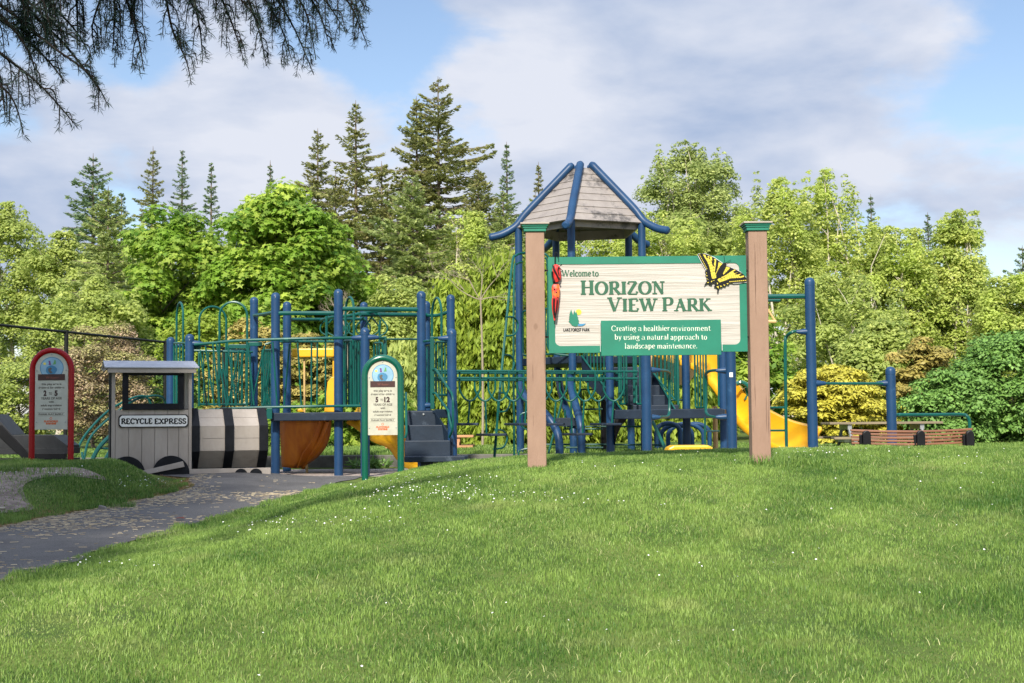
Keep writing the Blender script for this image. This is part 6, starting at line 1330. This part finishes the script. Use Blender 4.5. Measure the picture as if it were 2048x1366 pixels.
def weeping(label, pxc, top, wpx, Y, m_, n=5200, cat='cedar', name='cedar_tree', low=0.0, ln=.22):
    g0 = P(pxc, 850, Y); z0 = .17; H = P(pxc, top, Y).z - z0; Rw = wpx / 2 * Y / F; t = thing(name, label, 'tree', (g0.x, Y, z0), 'bright weeping cedars behind the step bridge')
    K = 170; u_ = rng.uniform(0, 1, K); zz = H * (1 - u_ ** .8) ; rr_ = Rw * np.clip((1.02 - zz / H), .04, 1) ** .55 * rng.uniform(.45, 1, K); an = rng.uniform(0, 6.283, K)
    cs = np.stack([g0.x + rr_ * np.cos(an), Y + rr_ * np.sin(an), z0 + zz], -1); idx = rng.integers(0, K, n * 3); out_ = np.stack([np.cos(an), np.sin(an), np.zeros(K)], -1)[idx]
    c = cs[idx] + rng.normal(size=(len(idx), 3)) * np.array([.16, .16, .13]) + out_ * rng.uniform(0, .15, len(idx))[:, None]; c[:, 2] = np.maximum(c[:, 2], z0 + .02); ax = out_ * .55 + np.array([0, 0, -1.0]) + rng.normal(size=(len(idx), 3)) * .35
    V, k = leafset(c, out_ + rng.normal(size=(len(idx), 3)) * .5 + np.array([0, 0, .3]), ln * rng.uniform(.5, 1.2, len(idx)), .33, axis=ax)
    plant_mesh('crown', V, k, m_, np.clip(rng.normal(.45, .2, len(idx)) + rng.normal(0, .15, K)[idx], 0, 1), t)
    mb = MB(); mb.tube([(g0.x, Y, 0), (g0.x, Y, z0 + H * .9)], [.12, .02], 8)
    for i in range(0, K, 5): q = Vector(cs[i]); mb.tube([Vector((g0.x, Y, q.z + .15)), q], [.02, .006], 4)
    mb.build('trunk', M['bark'], t, smooth=True)
for a in (('weeping bright cedar beside the right end of the low play structure', 905, 575, 170, 31.5), ('widest weeping bright cedar behind the left half of the step bridge', 1005, 520, 190, 31), ('weeping bright cedar behind the left sign post', 1110, 560, 170, 32),
          ('weeping bright cedar behind the navy stairs', 1235, 640, 180, 32.5), ('low weeping cedar behind the pale blue arch climber', 1360, 700, 180, 33)): weeping(*a, L['thuja'])
weeping('yellow olive weeping cedar in the gap left of the play structure corner', 820, 700, 120, 31, L['mid'])
broadleaf('mounded golden yellow cypress bush behind the blue turning bar posts', 1665, 722, 250, 28, L['gold'], leaf=.11, nclump=190, per=135, rc=(.16, .32), crown_lo=-.15, cat='bush', name='cypress_bush', group=G3, base=.17, flat=.45, aspect=.45)
broadleaf('small golden cypress bush right behind the picnic table', 1775, 790, 110, 28.5, L['gold'], leaf=.11, nclump=70, per=120, rc=(.16, .28), crown_lo=-.15, cat='bush', name='cypress_bush', group=G3, base=.17, flat=.45, aspect=.45)
broadleaf('bronze brown cypress bush behind the short blue post', 1850, 662, 160, 31, L['browncyp'], leaf=.13, nclump=110, per=120, rc=(.2, .36), crown_lo=-.1, cat='bush', name='cypress_bush', group=G3, base=.17, flat=.45, aspect=.42)
broadleaf('dense mid green shrub behind the right end of the bench', 1905, 735, 200, 27.5, L['shrub'], leaf=.085, nclump=150, per=170, rc=(.22, .38), crown_lo=-.15, cat='shrub', name='shrub', group=G3, depth=.8, base=.17)
broadleaf('large dense green shrub filling the right edge of the picture', 2040, 655, 280, 28, L['shrub'], leaf=.09, nclump=210, per=180, rc=(.25, .42), crown_lo=-.12, cat='shrub', name='shrub', group=G3, depth=.8, base=.17)
broadleaf('olive green shrub between the golden bush and the bronze bush', 1760, 655, 180, 33, L['mid'], leaf=.11, flat=.82, spikes=8, nclump=90, per=165, crown_lo=0, cat='shrub', name='shrub', group=G3, base=.17)
# bare pale snag
M['twig'] = mat('bleached_twig', (.30, .25, .18), .9)
def snag(label, px, top, base, Y, sc):
    t = thing('bare_tree', label, 'bare tree', tuple(P(px, 880, Y))); segs = []
    a = P(px, 900, Y); b = P(px - 4, base, Y); main = bend(a, b, .0, 5); segs.append((main, .028, .018))
    def grow(p, d, l, r_, n):
        q = p + d * l; segs.append((bend(p, q, random.uniform(-.12, .15), 5), r_, r_ * .45))
        if n: 
            for _ in range(3): grow(q if random.random() < .6 else p.lerp(q, .6), (d + Vector((random.gauss(0, .6), random.gauss(0, .5), random.gauss(0, .45)))).normalized(), l * random.uniform(.55, .8), r_ * .5, n - 1)
    for d in ((-.8, 0, .5), (.6, 0, .8), (.9, 0, .1), (.1, .2, 1), (-.5, 0, .9)): grow(b, Vector(d).normalized(), sc * random.uniform(.5, .9), .013, 3)
    limb_mesh('branches', segs, M['twig'], t)
snag('bleached bare tree with crooked twigs left of the left sign post', 965, 560, 600, 29.2, .75)
snag('thin pale bare sapling behind the low play structure posts', 690, 540, 640, 29.5, .4)
# undergrowth that closes the wood behind
def band(name, x0p, x1p, topf, Y, n, m_, leaf=.2, dep=2.5):
    u_ = rng.uniform(0, 1, n); px = x0p + (x1p - x0p) * u_; X_ = (px - 1024) / F * Y; tp = np.interp(px, topf[0], topf[1]); zt_ = .68 + (845 - tp) / F * Y
    K = 260; kc = rng.uniform(0, 1, K); cx_ = x0p + (x1p - x0p) * kc; tz_ = .68 + (845 - np.interp(cx_, topf[0], topf[1])) / F * Y
    cs = np.stack([(cx_ - 1024) / F * Y, Y + rng.uniform(0, dep, K), rng.uniform(.0, 1, K) * tz_], -1); rs = rng.uniform(.5, 1.0, K)
    V, k, tt = clump_leaves(cs, rs, n / K, leaf); 
    o = plant_mesh(name, V, k, m_, tt, None); return tag(o, kind='stuff')
band('far_woodland', -150, 2200, ([-150, 0, 250, 700, 1000, 1250, 1500, 1800, 2048, 2200], [520, 520, 470, 420, 450, 470, 430, 500, 600, 600]), 49, 60000, L['mid'], .26)
# weeds at the kerb
for px, py, n_ in ((710, 935, 40), (745, 934, 55), (770, 935, 40)):
    c = P(px, py, 22.9); c_ = np.array([[c.x, 22.95, -.02]]); m_ = n_
    d = unit(rng.normal(size=(m_, 3)) * [1, 1, .5] + [0, 0, .6]); V, k = leafset(np.repeat(c_, m_, 0) + d * rng.uniform(.05, .16, m_)[:, None], rng.normal(size=(m_, 3)) + [0, -.5, .8], rng.uniform(.1, .2, m_), .28, axis=d)
    w = plant_mesh('weed', V, k, L['shrub'], rng.uniform(0, 1, m_), None); tag(w, {710: 'leftmost leafy weed on the gravel by the kerb, left of the green sign', 745: 'biggest leafy weed on the gravel, seen between the legs of the green sign', 770: 'rightmost leafy weed on the gravel inside the green arched sign'}[px], 'weed', 'weeds on the gravel by the kerb')

# ------------------------------------------------------------------ deodar cedar beside the path; its boughs hang into the top left
dd = thing('deodar_cedar', 'dark deodar cedar whose drooping needled boughs hang into the upper left sky', 'tree', (-7.2, 4.6, T(-7.2, 4.6)))
tw_, nd = [], []       # twigs; needle tuft positions
def shoot(pts, r0=.011, tuft_=.058, side=True, dens=1.0, lv=0):
    q = smoothpath(pts, 6); n = len(q); tw_.append((q, r0, .0022)); Ltot = sum((q[i + 1] - q[i]).length for i in range(n - 1)); acc = 0; nxt = .03
    for i in range(n - 1):
        seg = q[i + 1] - q[i]; l = seg.length
        while acc + l > nxt:
            p = q[i] + seg * ((nxt - acc) / l); nd.append((p, seg.normalized(), tuft_)); f = nxt / Ltot
            if side and random.random() < .52 * dens and f < .93:
                sgn = random.choice((-1, 1)); ll = (.30 if lv == 0 else .12) * (1 - f * .75) * random.uniform(.5, 1.15); d = seg.normalized()
                sd = Vector((d.z, random.gauss(0, .5), -d.x)) * sgn; dirn = (d * .9 + sd * .75).normalized()
                e = p + dirn * ll * .62 + Vector((0, 0, -ll * .75)); shoot([p, p + dirn * ll * .42, e], r0 * .45, tuft_ * .92, lv == 0, dens * .6, lv + 1)
            nxt += .040
        acc += l
def S(*a): return [P(x_, y_, d_) for x_, y_, d_ in a]
D0 = 7.6
vis = [S((-260, -160, 6.6), (-60, 120, 7), (20, 190, 7.1), (48, 270, 7.15)), S((-200, -60, 6.8), (-20, 90, 7.2), (80, 170, 7.4), (155, 255, 7.5)), S((-160, -80, 7), (0, 10, 7.4), (100, 90, 7.5), (180, 150, 7.6), (218, 215, 7.7)), S((-40, -120, 7), (60, 20, 7.5), (130, 90, 7.7), (185, 160, 7.8), (200, 185, 7.8)),
       S((20, -140, 7.4), (80, -20, 7.7), (150, 60, 7.8), (185, 120, 7.9)), S((120, -150, 7.4), (150, -20, 7.8), (155, 50, 7.9), (155, 100, 7.9)), S((220, -140, 7.4), (205, -20, 7.8), (185, 50, 7.9), (190, 105, 7.9)), S((180, -140, 7.6), (225, -20, 8), (228, 50, 8), (225, 105, 8)),
       S((200, -150, 7.6), (250, -10, 8.0), (275, 70, 8), (288, 142, 8)), S((280, -160, 7.8), (325, -30, 8.1), (345, 60, 8.2), (372, 120, 8.2), (383, 170, 8.2)), S((330, -160, 7.8), (380, -30, 8.2), (400, 60, 8.3), (405, 120, 8.3)), S((300, -160, 7.8), (360, -40, 8.0), (390, 20, 8.1), (420, 65, 8.1)),
       S((360, -160, 7.9), (430, -30, 8.2), (465, 50, 8.3), (488, 122, 8.3)), S((420, -160, 8), (480, -40, 8.4), (515, 50, 8.5), (533, 132, 8.5)), S((480, -160, 8.1), (540, -30, 8.4), (590, 60, 8.6), (628, 150, 8.6)), S((470, -160, 8.1), (510, -40, 8.4), (560, 50, 8.5), (583, 118, 8.5)),
       S((540, -170, 8.2), (600, -40, 8.6), (640, 30, 8.7), (658, 90, 8.7)), S((580, -170, 8.2), (640, -70, 8.7), (700, 10, 8.8), (736, 94, 8.8)), S((600, -180, 8.4), (670, -80, 8.8), (715, -10, 8.9), (732, 22, 8.9)), S((400, -150, 8), (450, -40, 8.2), (500, 20, 8.3), (530, 70, 8.3)),
       S((500, -160, 8), (560, -50, 8.3), (610, 20, 8.4), (632, 120, 8.5)), S((560, -160, 8), (600, -60, 8.3), (650, 0, 8.4), (690, 60, 8.5)), S((-100, -20, 6.9), (-10, 130, 7.1), (5, 190, 7.1), (10, 230, 7.1)), S((60, -120, 7.6), (90, -30, 7.8), (100, 60, 7.8), (60, 110, 7.7)), S((-90, -60, 7.1), (20, 50, 7.3), (60, 110, 7.4), (75, 165, 7.5)), S((-60, -90, 7.3), (40, -10, 7.5), (110, 50, 7.6), (165, 85, 7.7)), S((-60, 0, 7.3), (30, 60, 7.5), (95, 120, 7.6), (130, 165, 7.6)),
       S((520, -140, 8.1), (545, -50, 8.3), (560, 10, 8.4), (556, 60, 8.4)), S((620, -150, 8.3), (655, -60, 8.5), (690, -20, 8.6), (718, 30, 8.6)), S((100, -140, 7.4), (120, -40, 7.6), (60, 20, 7.6), (20, 60, 7.5)), S((300, -140, 7.9), (290, -40, 8.0), (262, 20, 8.1), (268, 60, 8.1))]
for v_ in vis: shoot(v_, .012)
base_d = Vector((-7.2, 4.6, 0)); mains = []
for tgt in ((-60, 120, 7), (0, 10, 7.4), (150, -20, 7.8), (325, -30, 8.1), (540, -60, 8.4), (640, -80, 8.7)):
    e = P(*tgt) ; s0 = base_d + Vector((0, 0, e.z + 1.0)); mains.append((bend(s0, e, .10, 8), .07, .014))
for v_ in vis:
    s0 = min([p for m_ in mains for p in m_[0][3:]], key=lambda p: (p - v_[0]).length); mains.append((bend(s0, v_[0], .05, 5), .02, .011))
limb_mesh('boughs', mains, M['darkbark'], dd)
mb = MB()
for q, a, b in tw_: n_ = len(q); mb.tube(q, [a + (b - a) * i / (n_ - 1) for i in range(n_)], 4, caps=False)
mb.build('twigs', M['darkbark'], dd)
pn = np.array([p for p, d, s in nd]); dn = np.array([d for p, d, s in nd]); sn = np.array([s for p, d, s in nd]); kN = 13
c = np.repeat(pn, kN, 0); d_ = np.repeat(dn, kN, 0); s_ = np.repeat(sn, kN) * rng.uniform(.6, 1.15, len(c)); ax = unit(unit(rng.normal(size=c.shape)) * .9 + d_ * .75)
V, k = leafset(c + ax * (s_ * .5)[:, None], rng.normal(size=c.shape), s_, .072, axis=ax)
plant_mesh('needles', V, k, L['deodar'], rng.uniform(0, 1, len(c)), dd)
# the rest of its crown, above and beside the picture
zb = T(-7.2, 4.6); mb = MB(); mb.tube([(-7.2, 4.6, zb - .3), (-7.15, 4.6, zb + 6), (-7.2, 4.6, zb + 13.6)], [.34, .25, .04], 12); mb.build('trunk', M['bark'], dd, smooth=True)
Cc, Aa, Ns, Ss = [], [], [], []; segs = []
z = zb + 4.6
while z < zb + 13.2:
    f = 1 - (z - zb - 4.0) / 9.6
    for k_ in range(6):
        az = random.uniform(0, 6.28); Lb = 3.9 * max(f, .02) ** .6 * random.uniform(.8, 1.1); d = np.array([math.cos(az), math.sin(az), 0]); p0 = np.array([-7.2, 4.6, z]); n_ = 6
        pts = [p0 + d * Lb * s + np.array([0, 0, .12 * Lb * s - .22 * Lb * s * s]) for s in np.linspace(0, 1, n_ + 1)]; segs.append(([Vector(p) for p in pts], .03 + Lb * .008, .01))
        m_ = int(Lb * 62); s = rng.uniform(.1, 1, m_) ** .7; b_ = np.array([np.interp(s, np.linspace(0, 1, n_ + 1), np.array(pts)[:, j]) for j in range(3)]).T; side = np.array([-d[1], d[0], 0]); w_ = rng.uniform(-1, 1, m_) * (Lb * .3 * (1 - s * .6))
        c = b_ + side * w_[:, None]; c[:, 2] -= rng.uniform(0, .35, m_); Cc.append(c); Aa.append(d + side * np.sign(w_)[:, None] * .6 + rng.normal(size=(m_, 3)) * .3 + [0, 0, -.7]); Ns.append(rng.normal(size=(m_, 3)) + [0, 0, .7]); Ss.append(rng.uniform(.2, .42, m_))
    z += .42
V, k = leafset(*(np.concatenate(q) for q in (Cc, Ns, Ss)), .28, axis=np.concatenate(Aa)); plant_mesh('crown', V, k, L['deodar'], rng.uniform(0, 1, len(V)), dd); limb_mesh('upper_boughs', segs, M['darkbark'], dd)
